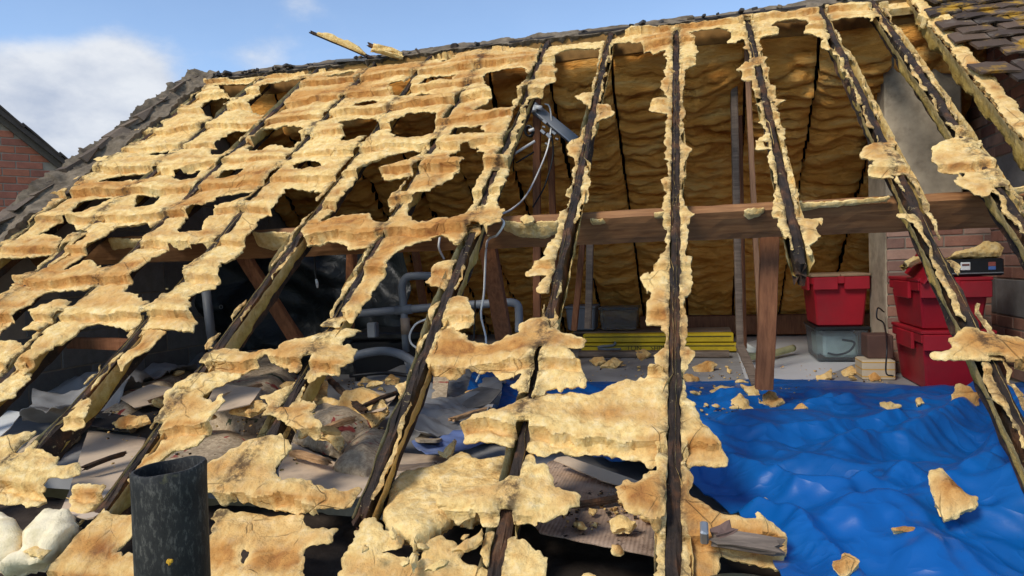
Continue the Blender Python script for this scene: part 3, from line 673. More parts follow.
# ------------------------------------------------------------------ purlin, posts, struts
PF = Frame((0, 3.294, 0.881), (1, 0, 0), ROOF.n)      # front face of the purlin: v runs up the face (0..0.16)
def purlin():
    e = empty('purlin', (-1.2, 3.3, 0.88), 'long red brown purlin running level across the loft under the rafters', 'purlin')
    c = PF.o+ROOF.n*0.08-ROOF.ev*0.033
    a, b = c.copy(), c.copy(); a[0] = LX; b[0] = GX
    timber('beam', a, b, 0.066, 0.16, PURL, e, up=ROOF.n, rough=0.004, seed=4)
    sm = [[(503,221),(530,223),(560,221),(560,232),(545,238),(520,237),(505,230)], [(590,220),(603,219),(606,223),(592,224)], [(653,213),(668,212),(664,218),(655,218)], [(744,210),(764,208),(760,216),(748,219),(744,215)],
          [(785,204),(830,202),(890,197),(886,201),(850,205),(820,208),(800,211)], [(253,233),(298,233),(296,243),(275,250),(258,246)], [(108,238),(142,240),(135,247),(112,250)], [(1000,190),(1040,186),(1040,190),(1005,196)]]
    for i, p in enumerate(sm):
        slab('foam_smear', PF, [PF.poly(p, 0.006)], None, FOAMIN, e, 0.006, lambda u, v, d: 0.009+0.004*fbm(u*30, v*30, 3)+0.006*np.clip(d/0.02, 0, 1), lambda u, v, d: -0.004+0*u, 0.006, 40, i)
    TF = Frame(PF.o+ROOF.n*0.16, (1, 0, 0), -ROOF.ev)
    for i, p in enumerate([[(520,219),(526,216),(533,217),(534,222),(524,224)], [(795,203),(801,201),(803,204),(797,206)], [(893,193),(899,191),(900,194)]]):
        slab('foam_lump', TF, [TF.poly(p, 0.01)], None, FOAM, e, 0.005, lambda u, v, d: 0.012+0.03*np.clip(d/0.03, 0, 1), lambda u, v, d: -0.004+0*u, 0.006, 40, i+20)
purlin()
def post(name, x, y, z0, z1, w, h, lab, mat=POST, dx=0, dy=0, seed=1, up=(0, 1, 0), grp='loft posts'):
    o = timber(name, (x, y, z0), (x+dx, y+dy, z1), w, h, mat, None, up=up, seed=seed, rough=0.003)
    return tag(o, lab, 'post', grp)
def px_timber(name, a, ya, b, yb, w, h, lab, mat=POST, seed=1, cat='post', grp='loft posts', up=(0, 1, 0), ends=0):
    o = timber(name, P_y(*a, ya), P_y(*b, yb), w, h, mat, None, up=up, seed=seed, ends=ends); return tag(o, lab, cat, grp)
px_timber('post', (764,388), 3.55, (770,218), 3.45, 0.085, 0.07, 'thick red brown post holding the purlin beside the lone red crate', seed=11)
px_timber('post', (740,352), 5.2, (733,40), 5.1, 0.05, 0.075, 'slim dark post left of the thick red brown post', GREYT, seed=12)
px_timber('post', (744,348), 5.35, (738,40), 5.25, 0.04, 0.05, 'thin reddish post just behind the slim dark post', seed=13)
px_timber('post', (761,340), 5.0, (746,35), 4.95, 0.035, 0.05, 'pale thin post just left of the thick red brown post', m_wood('pale_post', lin(128, 92, 66), lin(168, 128, 96), 0.2, (60, 60, 6)), seed=14)
px_timber('loose_plank', (740,346), 4.9, (757,386), 4.35, 0.06, 0.02, 'grey loose plank slanting on the floor behind the thick post', GREYT, seed=15, cat='plank', up=(0, 0, 1), grp=None)
px_timber('post', (537,335), 4.9, (537,60), 4.85, 0.055, 0.05, 'brown post carrying the loft aerial', seed=16)
px_timber('post', (557,335), 5.4, (548,70), 5.3, 0.05, 0.05, 'darker post right behind the aerial post', seed=17)
px_timber('post', (574,330), 5.2, (583,238), 5.15, 0.045, 0.05, 'short post left of the grey storage tub', seed=18)
px_timber('post', (588,328), 5.0, (590,238), 4.95, 0.05, 0.05, 'grey brown post in front of the grey storage tub', GREYT, seed=19)
px_timber('strut', (504,338), 3.75, (486,238), 3.42, 0.095, 0.05, 'wide brown strut leaning under the purlin beside the white cable', seed=20, cat='strut', grp='loft struts')
px_timber('strut', (300,345), 3.75, (232,238), 3.5, 0.085, 0.05, 'brown diagonal strut leaning left in front of the black plastic sheet', seed=21, cat='strut', grp='loft struts')
px_timber('strut', (349,330), 3.8, (352,250), 3.5, 0.05, 0.05, 'short upright strut under the purlin behind the seventh rafter', seed=22, cat='strut', grp='loft struts')
px_timber('strut', (424,310), 4.6, (415,250), 4.4, 0.045, 0.05, 'thin slanting strut behind the grey pipe bend', seed=23, cat='strut', grp='loft struts')
px_timber('strut', (495,190), 6.6, (470,140), 7.0, 0.04, 0.05, 'dark strut high behind the aerial', GREYT, seed=24, cat='strut', grp='loft struts') if False else None
px_timber('tie_beam', (70,343), 3.4, (140,345), 3.3, 0.05, 0.07, 'short red brown timber lying level at the left above the grey sheet', seed=25, cat='timber', grp=None, up=(0, 0, 1))
# ------------------------------------------------------------------ masonry
BRICK = m_var('red_brick', [(0.0, lin(150, 104, 86)), (0.35, lin(176, 126, 104)), (0.7, lin(190, 152, 130)), (1.0, lin(132, 98, 86))])
BLOCK = m_var('concrete_block', [(0.0, lin(112, 110, 106)), (1.0, lin(142, 140, 136))])
MORT = m_plain('mortar', lin(150, 138, 122), 0.95, 0.1, 0.2, 10, 0.3)
RENDER = m_plain('stained_render', lin(176, 160, 136), 0.9, 0.15, 0.4, 5.0, 0.7, dirt=lin(76, 62, 46))
BRMESH = {}
def piece(name, c, half, mat, parent, bev=0.004, axis='x'):
    key = (name, tuple(round(h, 4) for h in half), mat.name)
    if key not in BRMESH:
        b = MB().box((0, 0, 0), half, bev=bev); me = bpy.data.meshes.new(name); me.from_pydata(b.v, [], b.f); me.materials.append(mat); BRMESH[key] = me
    o = bpy.data.objects.new(name, BRMESH[key]); COL.objects.link(o)
    o.matrix_world = Matrix.Translation(Vector(c)); setparent(o, parent); return o
def roof_z(y): return RZ-0.12-abs(y-RY)*math.tan(TH)
def gable_right():
    e = empty('gable_wall', (GX+0.1, RY, 0), 'brick and block gable wall at the right end of the loft', 'wall')
    ys = np.linspace(RY-3.1, RY+3.1, 25); top = [roof_z(y)+0.1 for y in ys]
    v = []; f = []
    for y, t in zip(ys, top): v += [(GX-0.003, y, -2.5), (GX-0.003, y, max(t, -0.2)), (GX+0.22, y, -2.5), (GX+0.22, y, max(t, -0.2))]
    for i in range(len(ys)-1):
        a = i*4; b = a+4; f += [(a, a+1, b+1, b), (a+2, b+2, b+3, a+3), (a+1, a+3, b+3, b+1)]
    f += [(0, 2, 3, 1), (len(v)-4, len(v)-3, len(v)-1, len(v)-2)]
    mobj('mortar_bed', v, f, MORT, e)
    z = 0.02; row = 0
    while z < 2.3:
        blk = row in (5, 13)
        hgt = 0.215 if blk else 0.065; ln = 0.44 if blk else 0.215; off = (0.22 if row % 2 else 0) if blk else (0.1125 if row % 2 else 0)
        y = 2.0-off
        while y < 5.6:
            if min(roof_z(y), roof_z(y+ln)) > z+hgt and y > 2.2 and y+ln < 5.6:
                piece('block' if blk else 'brick', (GX+0.004+random.uniform(-0.003, 0.002), y+ln/2, z+hgt/2), (0.012, ln/2, hgt/2), BLOCK if blk else BRICK, e, 0.003)
            y += ln+0.01
        z += hgt+0.01; row += 1
gable_right()
CX0, CX1, CY0, CY1 = 1.246, 1.85, 5.0, 5.47
def chimney():
    e = empty('chimney_breast', (1.55, 5.23, 0), 'chimney breast with stained grey render above and bare bricks below', 'chimney')
    MB().box((1.55, 5.24, 0.5), (0.296, 0.2395, 0.5)).build('core', MORT, e)
    # bare bricks, front and left faces
    z = 0.0; row = 0
    while z < 1.12:
        x = CX0-(0.1125 if row % 2 else 0)
        while x < GX-0.02:
            a = max(x, CX0); b = min(x+0.215, GX-0.004)
            if b-a > 0.03: piece('brick', ((a+b)/2, CY0+0.008+random.uniform(-0.003, 0.002), z+0.0325), (round((b-a)/2, 3), 0.012, 0.0325), BRICK, e, 0.003)
            x += 0.225
        z += 0.075; row += 1
    MB().box((CX0+0.008, 5.25, 0.5), (0.012, 0.215, 0.5)).build('side_render', RENDER, e)
    # rendered shaft above
    g = []; 
    b = MB().box((1.47, 5.24, 1.72), (0.224, 0.235, 0.58), bev=0.01); b.build('rendered_shaft', RENDER, e)
    MB().box((1.55, 5.23, 1.118), (0.298, 0.238, 0.016), bev=0.004).build('ledge', RENDER, e)
chimney()
def gable_left():
    e = empty('gable_wall', (LX-0.1, RY, 0), 'dark block gable wall at the far left end of the loft', 'wall')
    ys = np.linspace(RY-3.1, RY+3.1, 25); v = []; f = []
    for y in ys:
        t = max(roof_z(y)+0.06, -0.2); v += [(LX+0.002, y, -2.5), (LX+0.002, y, t), (LX-0.22, y, -2.5), (LX-0.22, y, t)]
    for i in range(len(ys)-1):
        a = i*4; b = a+4; f += [(a, b, b+1, a+1), (a+2, a+3, b+3, b+2), (a+1, b+1, b+3, a+3)]
    f += [(0, 1, 3, 2), (len(v)-4, len(v)-2, len(v)-1, len(v)-3)]
    mobj('mortar_bed', v, f, MORT, e)
    z = 0.02; row = 0
    while z < 2.2:
        y = 2.3-(0.22 if row % 2 else 0)
        while y < 7.4:
            if min(roof_z(y), roof_z(y+0.44)) > z+0.215: piece('block', (LX-0.004+random.uniform(-0.002, 0.003), y+0.22, z+0.1075), (0.012, 0.22, 0.1075), BLOCK, e, 0.003)
            y += 0.45
        z += 0.225; row += 1
gable_left()
# ------------------------------------------------------------------ ridge, verge, remaining tiles
def m_tile():
    m = Mat('old_roof_tile', 0.85, 0.25); oi = m.N.new('ShaderNodeObjectInfo')
    col = m.ramp(oi.outputs['Random'], [(0, lin(56, 46, 40)), (0.5, lin(80, 64, 52)), (1, lin(102, 82, 66))])
    n = m.noise(11, 6, 0.65); l = m.noise(6.5, 5, 0.7)
    col = m.mix(m.rng(n, 0.55, 0.75, 0, 0.5), col, lin(140, 130, 116))
    zz = m.N.new('ShaderNodeSeparateXYZ'); m.L.new(m.pos, zz.inputs[0])
    up = m.rng(zz.outputs['Z'], 2.0, 2.4)
    col = m.mix(m.math('MULTIPLY', m.rng(m.math('ADD', l, m.math('MULTIPLY', up, 0.10)), 0.55, 0.68), 0.9), col, m.mix(n, lin(150, 108, 26), lin(206, 158, 46)))
    return m.out(col, m.bump(m.math('ADD', n, m.noise(70, 4)), 0.5, 0.006))
TILE = m_tile()
VERGE = m_plain('mortar_and_tile_rubble', lin(122, 108, 90), 0.95, 0.15, 0.5, 16, 1.0, dirt=lin(66, 54, 44))
def tiles_right():
    e = empty('tiled_roof', ROOF.world([1.6], [1.2], [0.03])[0], 'remaining dark roof tiles with yellow lichen at the upper right corner', 'roof tiles')
    j = random.uniform; nx = 4
    for r in range(0, 17):
        v0 = 0.015+r*0.105
        for c in range(0, 6):
            w = 0.163; u0 = 1.40+c*0.167+(0.083 if r % 2 else 0)-0.03+(j(-.03, .05) if c == 0 else 0)
            if c == 0 and j(0, 1) < 0.25: continue
            sk = j(-.012, .012); lift_ = j(0, .008); vs = []
            for k in range(nx+1):
                t = k/nx; du = u0+w*t; cam_ = 0.005*math.sin(math.pi*t)
                for vv, hh in ((v0-0.04, 0.026), (v0+0.125, 0.043+lift_)):
                    for th in (0.0, 0.012): vs.append(ROOF.world([du+sk*(vv-v0)*6], [vv+j(-.004, .004)+sk*t], [hh+cam_+th+j(-.0025, .0025)])[0])
            f = []
            for k in range(nx):
                a = k*4; b = a+4
                f += [(a+1, a+3, b+3, b+1), (a, b, b+2, a+2), (a+2, b+2, b+3, a+3), (a, a+1, b+1, b)]
            f += [(0, 2, 3, 1), (nx*4, nx*4+1, nx*4+3, nx*4+2)]
            mobj('tile', vs, f, TILE, e)
    # the rafter at the cut edge with its thick foam flank
    u = 1.375
    timber('edge_rafter', ROOF.world([u+0.03], [0.05], [-0.05])[0], ROOF.world([u+0.03], [4.2], [-0.05])[0], 0.047, 0.10, POST, e, up=ROOF.n, seed=44)
    flank(e, 99, -1, 0.06, 3.4, -0.6, 333, u=u+0.03, dep=0.125, mat=FOAMIN, thick=0.03)
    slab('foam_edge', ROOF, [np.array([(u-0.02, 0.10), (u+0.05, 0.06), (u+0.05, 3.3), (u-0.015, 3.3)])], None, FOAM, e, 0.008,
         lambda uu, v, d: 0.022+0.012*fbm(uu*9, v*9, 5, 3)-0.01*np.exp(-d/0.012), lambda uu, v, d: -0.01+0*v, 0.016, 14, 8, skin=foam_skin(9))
    slab('foam_lump', ROOF, [ROOF.poly([(918,14),(930,9),(945,12),(955,22),(952,27),(940,20),(928,18)], 0.03)], None, FOAM, e, 0.008, lambda uu, v, d: 0.045+0.02*fbm(uu*12, v*12, 5, 3)-0.01*(d < .01), lambda uu, v, d: -0.03+0*v, 0.01, 30, 9)
    q = ROOF.world([1.17, 1.38, 1.38, 1.17], [0.03, 0.03, 0.14, 0.14], [-0.03]*4); q2 = ROOF.world([1.17, 1.38, 1.38, 1.17], [0.03, 0.03, 0.14, 0.14], [-0.075]*4)
    mobj('foam_block', np.vstack([q, q2]), [(3, 2, 1, 0), (4, 5, 6, 7), (0, 1, 5, 4), (1, 2, 6, 5), (2, 3, 7, 6), (3, 0, 4, 7)], FOAMIN, e)
    MB().box((1.62, RY+0.02, RZ+0.035), (0.36, 0.10, 0.035), bev=0.02).build('ridge_tile', TILE, e)
tiles_right()
def rough_strip(name, F, u0, u1, v0, v1, hfun, mat, parent, cu=0.012, cv=0.02, bot=-0.05):
    return slab(name, F, [np.array([(u0, v0), (u1, v0), (u1, v1), (u0, v1)])], None, mat, parent, cu, hfun, lambda u, v, d: bot+0*u, 0.02, 14, 5)
def ridge():
    e = empty('ridge', (-1.5, RY, RZ), 'rubble of broken mortar and slate bedding along the stripped ridge', 'ridge')
    rough_strip('mortar_bed', ROOF, LX-0.05, 1.38, -0.07, 0.035, lambda u, v, d: 0.006+0.014*fbm(u*6, v*12, 9, 3)+0.008*(vnoise(u*5, v*4, 4) > 0.6), VERGE, e, 0.014, bot=-0.04)
    dk = m_plain('slate_scrap', lin(74, 70, 68), 0.8, 0.3, 0.3, 20, 0.4)
    for i in range(64):
        x = random.uniform(-3.9, 1.1) if i > 30 else random.uniform(-3.95, -1.9)
        s = random.uniform(0.007, 0.017); a = random.uniform(0, 3)
        R = np.array(Matrix.Rotation(a, 3, 'Z') @ Matrix.Rotation(random.uniform(-.5, .5), 3, 'X'))
        MB().box((x, RY+random.uniform(-0.05, 0.03), RZ+0.012+s*0.3), (s*random.uniform(1, 2.4), s, s*random.uniform(.5, .9)), R, bev=s*0.25).build('mortar_lump', dk if i % 3 else VERGE, e)
ridge()
def ridge_splinters():
    dk = CHAR
    e = empty('broken_batten', P_y(345, 52, RY), 'broken batten sticking up above the ridge with foam on top', 'batten')
    timber('stick', P_y(308, 31, RY-0.15), P_y(374, 59, RY-0.02), 0.03, 0.022, CHAR, e, seed=51, ends=0.05)
    F = Frame(P_y(340, 44, RY-0.08), P_y(374, 59, RY-0.02)-P_y(308, 31, RY-0.15), (0, 1, 0.2))
    a = P_y(318, 35.6, RY-.13); b = P_y(366, 55.8, RY-.04); ax = b-a; Ln = np.linalg.norm(ax); ax /= Ln; up = np.cross(ax, (0, 1, 0)); up = -up if up[2] < 0 else up
    pts = []; fs = []; n = 16
    for i in range(n+1):
        t = i/n; r = 0.05*math.sin(math.pi*min(1, t*0.9+0.08))**0.6*(0.7+0.5*random.random())+0.006
        for k in range(8):
            q = 2*math.pi*k/8; pts.append(a+ax*Ln*t+up*(r*0.42+r*0.55*math.cos(q))+np.array([0, 1, 0])*0.025*math.sin(q))
    for i in range(n):
        for k in range(8): fs.append((i*8+k, i*8+(k+1) % 8, i*8+8+(k+1) % 8, i*8+8+k))
    fs += [tuple(range(7, -1, -1)), tuple(n*8+k for k in range(8))]
    mobj('foam_crust', pts, fs, FOAMIN, e, True, autos=40)
    e2 = empty('broken_batten', P_y(385, 55, RY), 'short foam wrapped batten stub poking up at the ridge', 'batten')
    timber('stick', P_y(367, 44, RY-.1), P_y(404, 59, RY), 0.028, 0.03, CHAR, e2, seed=52, ends=0.03)
    timber('foam_crust', P_y(371, 47, RY-.12), P_y(404, 57, RY-.03), 0.05, 0.055, FOAMIN, e2, seed=53, ends=0.03, rough=0.02)
    o = timber('wood_splinter', P_y(415, 48, RY-.05), P_y(424, 58, RY), 0.02, 0.008, GREYT, None, seed=54, ends=0.02); tag(o, 'thin wood splinter standing on the ridge', 'splinter')
    o = timber('slate_strip', P_y(337, 61.5, RY-.03), P_y(368, 60.5, RY-.02), 0.05, 0.022, m_plain('grey_lead', lin(96, 96, 98), 0.7), None, seed=55); tag(o, 'flat grey strip lying on the ridge below the broken batten', 'strip')
    o = MB().box(P_y(455, 48, RY), (0.028, 0.03, 0.03), bev=0.008).build('mortar_chunk', CHAR); tag(o, 'black lump of mortar standing on the middle of the ridge', 'mortar')
ridge_splinters()
def verge():
    e = empty('verge', ROOF.world([LX-0.05], [3.8], [0])[0], 'crumbling grey mortar verge with tile stubs down the left roof edge', 'verge')
    def h(u, v, d):
        t = (u-(LX-0.20))/0.30; c = np.mod(v, 0.155)/0.155
        return 0.02+0.055*np.exp(-((t-0.16)/0.2)**2)+0.016*c*(t < 0.45)+0.045*fbm(u*9, v*7, 12, 4)+0.02*np.abs(fbm(u*25, v*25, 14, 3))
    rough_strip('mortar_bed', ROOF, LX-0.13, LX+0.09, -0.08, 4.3, h, VERGE, e, 0.013, bot=-0.06)
    tm = m_var('verge_tile', [(0, lin(92, 80, 68)), (0.5, lin(116, 100, 84)), (1, lin(132, 114, 94))], bump=0.6)
    for i in range(27):
        v = 0.02+i*0.157; j = random.uniform
        q = []
        for hh in (0.025, 0.055):
            for du, dv in ((-0.16, 0.17), (-0.07+j(-.03, .03), 0.17), (-0.07+j(-.03, .03), 0), (-0.16, 0)):
                q.append(ROOF.world([LX+du+j(-.012, .012)], [v+dv], [hh+(0.010 if dv > 0 else 0)+j(-.010, .010)])[0])
        b = mobj('tile', q, [(0, 1, 2, 3), (7, 6, 5, 4), (0, 4, 5, 1), (1, 5, 6, 2), (2, 6, 7, 3), (3, 7, 4, 0)], tm, e)
verge()
# ------------------------------------------------------------------ neighbouring brick house at the left
def neighbour():
    m = m_var('orange_brick', [(0, lin(150, 86, 62)), (0.3, lin(172, 104, 76)), (0.7, lin(160, 98, 78)), (1, lin(128, 80, 66))], bump=0.3)
    c = EYE+ray(60, 163)*7.0                         # where the verge runs out of sight
    wd = np.array([math.cos(math.radians(52)), math.sin(math.radians(52)), 0]); nrm = np.array([wd[1], -wd[0], 0])
    e = empty('brick_house', (c[0], c[1], -2.5), 'neighbouring orange brick gable with dark verge behind the left roof edge', 'house')
    # gable slope: find the direction on the wall plane that projects on the photographed verge
    d = ray(0, 116); t = ((c-EYE)@nrm)/(d@nrm); c2 = EYE+d*t
    sl = (c2[2]-c[2])/((c2-c)@wd)                    # height per metre along wd (negative to the right)
    R = np.array(Matrix.Rotation(math.atan2(wd[1], wd[0]), 3, 'Z'))
    def top(s): return c[2]+sl*s if s > -3.2 else c[2]+sl*-3.2-sl*(s+3.2)
    pts = []; S = [-6.4, -3.2, 0.35]
    for off in (-0.005, -0.25):
        for s in S: pts.append(c+wd*s+nrm*off*1.0+np.array([0, 0, top(s)-c[2]-0.05]))
        for s in S[::-1]: p = c+wd*s+nrm*off; p[2] = -2.5; pts.append(p)
    f = [(5, 4, 3, 2, 1, 0), (6, 7, 8, 9, 10, 11)]+[(i, (i+1) % 6, 6+(i+1) % 6, 6+i) for i in range(6)]
    mobj('mortar_bed', pts, f, MORT, e)
    z = c[2]-0.9; row = 0
    while z < c[2]+1.6:
        s = -2.5-(0.1125 if row % 2 else 0)
        while s < 0.2:
            if min(top(s), top(s+0.215)) > z+0.02:
                o = piece('brick', (0, 0, 0), (0.1075, 0.012, 0.0325), m, None, 0.003)
                p = c+wd*(s+0.1075)+nrm*(-0.012); p[2] = z+0.0325
                o.matrix_world = Matrix.Translation(Vector(p)) @ Matrix.Rotation(math.atan2(wd[1], wd[0]), 4, 'Z'); setparent(o, e)
            s += 0.225
        z += 0.075; row += 1
    vm = m_plain('dark_verge_board', lin(66, 58, 52), 0.8)
    a = c+wd*0.3+np.array([0, 0, sl*0.3]); b = c+wd*-3.2+np.array([0, 0, sl*-3.2])
    timber('bargeboard', a+nrm*0.03-np.array([0, 0, 0.04]), b+nrm*0.03-np.array([0, 0, 0.04]), 0.04, 0.06, m_plain('grey_bargeboard', lin(80, 72, 62), 0.8), e, seed=3)
    # tiled slope going back
    q = [a+nrm*0.1, b+nrm*0.1, b-nrm*5, a-nrm*5]; q = [x+np.array([0, 0, 0.0]) for x in q]+[x+np.array([0, 0, 0.06]) for x in q]
    mobj('roof_slope', q, [(0, 1, 2, 3), (7, 6, 5, 4), (0, 4, 5, 1), (1, 5, 6, 2), (2, 6, 7, 3), (3, 7, 4, 0)], vm, e)
    for i in range(12):
        t0 = i/12; p = a+(b-a)*(t0+0.04)+nrm*0.06+np.array([0, 0, 0.075])
        timber('verge_tile', a+(b-a)*t0+nrm*0.04+np.array([0, 0, 0.06]), a+(b-a)*(t0+0.088)+nrm*0.04+np.array([0, 0, 0.085]), 0.16, 0.02, vm, e, seed=i)
neighbour()
# ------------------------------------------------------------------ loft contents: crates and boxes
RED = m_plain('red_crate_plastic', lin(158, 22, 36), 0.5, 0.4, 0.2, 5, 0.1, dirt=lin(128, 40, 42))
LIDC = m_plain('dusty_lid', lin(150, 124, 96), 0.85, 0.2, 0.3, 12, 0.3)
def zat(px, py, y): return float(P_y(px, py, y)[2])
def crate(x0, x1, y0, y1, z0, z1, lab, lid=None, flap=False):
    cx, cy = (x0+x1)/2, (y0+y1)/2; hx, hy = (x1-x0)/2, (y1-y0)/2; h = z1-z0
    e = empty('red_crate', (cx, cy, z0), lab, 'crate', 'red lidded crates')
    MB().box((cx, cy, z0+(h-0.07)/2), (hx-0.018, hy-0.018, (h-0.07)/2), taper=0.86, bev=0.012).build('body', RED, e)
    MB().box((cx, cy, z1-0.045), (hx-0.006, hy-0.006, 0.028), bev=0.006).build('rim', RED, e)
    for sx in (-1, 1):
        MB().box((cx+sx*hx*0.52, y0-0.001, z1-0.066), (hx*0.42, 0.012, 0.046), bev=0.005).build('rim_panel', RED, e)
        MB().box((cx+sx*hx*0.985, cy, z1-0.07), (0.010, hy*0.5, 0.05), bev=0.004).build('handle', RED, e)
        l = MB().box((cx+sx*hx*0.5, cy, z1-0.008), (hx*0.5-0.002, hy, 0.010), bev=0.004).build('lid_flap', lid or RED, e)
    MB().box((cx, y0-0.004, z1-0.042), (hx*0.12, 0.010, 0.026), bev=0.004).build('latch', RED, e)
    return e
yA = 5.38; zA0 = zat(845, 327, yA); zA1 = zat(845, 274, yA)
crate(0.836, 1.236, yA, yA+0.56, zA0, zA1, 'single red crate with dusty board lid standing on a clear plastic box', LIDC)
yB = 4.30; zB1 = zat(950, 278, yB); zB0 = zat(930, 331, yB)
crate(1.235, 1.615, yB, yB+0.6, 0.0, zB0-0.002, 'lower red crate of the stack beside the gable wall')
crate(1.222, 1.60, yB, yB+0.6, zB0, zB1, 'upper red crate of the stack with one lid flap raised')
o = timber('lid_flap', (1.235, 4.40, zB1+0.0), (1.30, 4.38, zB1+0.12), 0.3, 0.014, RED, None, up=(1, 0, 0.3), seed=3); tag(o, 'raised red lid flap leaning on the upper stacked crate', 'lid')
def m_clear():
    m = Mat('clear_plastic', 0.25, 0.5); m.b.inputs['Transmission Weight'].default_value = 0.9; m.b.inputs['IOR'].default_value = 1.08
    return m.out(lin(196, 206, 214))
CLEAR = m_clear()
BLACKP = m_plain('black_plastic', lin(26, 27, 30), 0.4, 0.4, 0.2, 8, 0.1)
GREYP = m_plain('grey_plastic', lin(120, 124, 130), 0.5, 0.4, 0.15, 8, 0.08)
WHITEP = m_plain('white_plastic', lin(226, 226, 222), 0.45, 0.4, 0.08, 8, 0.05)
STEEL = m_plain('galvanised_steel', lin(150, 152, 154), 0.4, 0.5, 0.15, 12, 0.05, metal=0.6)
def tub(x0, x1, y0, y1, z0, z1, lab, mat=CLEAR, lidm=None, name='storage_tub'):
    cx, cy = (x0+x1)/2, (y0+y1)/2; hx, hy = (x1-x0)/2, (y1-y0)/2
    e = empty(name, (cx, cy, z0), lab, 'storage box', 'plastic storage tubs')
    b = MB().box((cx, cy, (z0+z1)/2), (hx, hy, (z1-z0)/2-0.004), taper=0.9, bev=0.012)
    b.build('body', mat, e); MB().box((cx, cy, z1+0.004), (hx+0.01, hy+0.01, 0.012), bev=0.006).build('lid', lidm or mat, e)
    return e
e = tub(0.868, 1.225, 5.42, 5.92, 0.002, zA0-0.018, 'clear plastic box under the single red crate, dark cable inside', lidm=BLACKP)
MB().box((1.05, 5.66, 0.12), (0.12, 0.15, 0.09), bev=0.02).build('contents', m_plain('packed_things', lin(190, 206, 196), 0.7), e)
MB().tube(spline([(0.95, 5.45, 0.07), (1.02, 5.45, 0.06), (1.10, 5.45, 0.09), (1.13, 5.45, 0.15), (1.05, 5.45, 0.17)]), 0.008, 8).build('cable', BLACKP, e, True)
TX = lambda px, y: float(P_y(px, 310, y)[0])
tub(TX(599, 6.35), TX(637, 6.35), 6.35, 6.65, 0.16, 0.36, 'clear plastic tub behind the yellow boards, right of the grey tub')
tub(TX(566, 6.35), TX(595, 6.35), 6.33, 6.63, 0.16, 0.38, 'grey plastic tub behind the yellow boards at their left end', GREYP)
o = timber('shelf_board', (TX(575, 6.45), 6.5, 0.145), (TX(730, 6.45), 6.5, 0.145), 0.36, 0.02, GREYT, None, seed=31, up=(0, 0, 1)); tag(o, 'grey board under the plastic tubs behind the yellow boards', 'board')
YEL = m_plain('yellow_paint', lin(208, 178, 30), 0.5, 0.4, 0.15, 6, 0.08, dirt=lin(150, 126, 40))
def yellow():
    y = 6.0
    def text(parent, body, x, yy, z, size, mat):
        c = bpy.data.curves.new('lettering', 'FONT'); c.body = body; c.size = size; c.extrude = 0.0006; c.align_x = 'CENTER'; c.align_y = 'CENTER'
        t = bpy.data.objects.new('lettering', c); COL.objects.link(t); bpy.context.view_layer.update()
        me = bpy.data.meshes.new_from_object(t.evaluated_get(bpy.context.evaluated_depsgraph_get())); bpy.data.objects.remove(t)
        me.materials.append(mat); o = bpy.data.objects.new('lettering', me); COL.objects.link(o)
        o.matrix_world = Matrix.Translation((x, yy, z)) @ Matrix.Rotation(math.radians(90), 4, 'X'); setparent(o, parent); return o
    dk = m_plain('dark_print', lin(74, 66, 30), 0.6)
    rows = [(580, 736, 0.048, 'lower yellow board with dark lettering lying on the loft floor'), (582, 733, 0.128, 'upper yellow board stacked on the lettered one')]
    for a, b, z, lab in rows:
        x0, x1 = TX(a, y), TX(b, y)
        e = empty('yellow_board', ((x0+x1)/2, y+0.06, z-0.04), lab, 'board', 'yellow boards')
        MB().box(((x0+x1)/2, y+0.06, z), ((x1-x0)/2, 0.06, 0.036), bev=0.005).build('body', YEL, e)
        MB().box(((x0+x1)/2, y+0.0, z+0.012), ((x1-x0)/2-0.02, 0.004, 0.004), bev=0.001).build('groove', dk, e)
        if z < 0.1:
            text(e, 'TON', TX(633, y), y-0.002, z-0.008, 0.06, dk); text(e, 'SHIRES', TX(660, y), y-0.002, z-0.008, 0.06, dk)
            MB().tube(spline([(TX(597, y), y-0.012, z), (TX(602, y), y-0.014, z+0.012), (TX(612, y), y-0.016, z+0.02), (TX(615, y), y-0.014, z+0.05)]), 0.012, 8).build('handle', GREYP, e, True)
            MB().tube(spline([(TX(597, y), y-0.012, z-0.01), (TX(606, y), y-0.014, z-0.015), (TX(620, y), y-0.014, z-0.012)]), 0.010, 8).build('handle', GREYP, e, True)
yellow()
o = timber('floor_plank', (TX(578, 5.72), 5.72, 0.03), (TX(728, 5.72), 5.72, 0.03), 0.12, 0.05, GREYT, None, up=(0, 0, 1), seed=33); tag(o, 'grey plank lying on the floor in front of the yellow boards', 'plank')
o = timber('wall_plate', (TX(640, 7.2), 7.25, 0.12), (GX-0.02, 7.25, 0.12), 0.12, 0.2, POST, None, up=(0, 0, 1), seed=34); tag(o, 'low brown timber along the rear eaves behind the boards', 'timber')
o = MB().box((TX(874, 5.1)-0.04, 5.12-0.25, 0.20), (0.075, 0.09, 0.075), bev=0.006).build('brown_box', m_plain('dark_brown_card', lin(86, 60, 50), 0.8)); tag(o, 'dark brown box on the string tied box between the crates', 'box')
def striped():
    m = Mat('cream_box_card', 0.85, 0.2); w = m.N.new('ShaderNodeTexWave'); w.inputs['Scale'].default_value = 7; w.bands_direction = 'Z'; m.L.new(m.pos, w.inputs[0])
    m.out(m.mix(m.rng(w.outputs['Fac'], 0.9, 0.97), m.mix(m.noise(9), lin(176, 158, 132), lin(204, 188, 160)), lin(196, 150, 70)))
    o = MB().box((TX(877, 4.85)-0.03, 4.86-0.06, 0.0625), (0.095, 0.10, 0.0615), bev=0.006).build('tied_box', m.m); tag(o, 'cream box with orange bands on the floor between the crates', 'box')
striped()
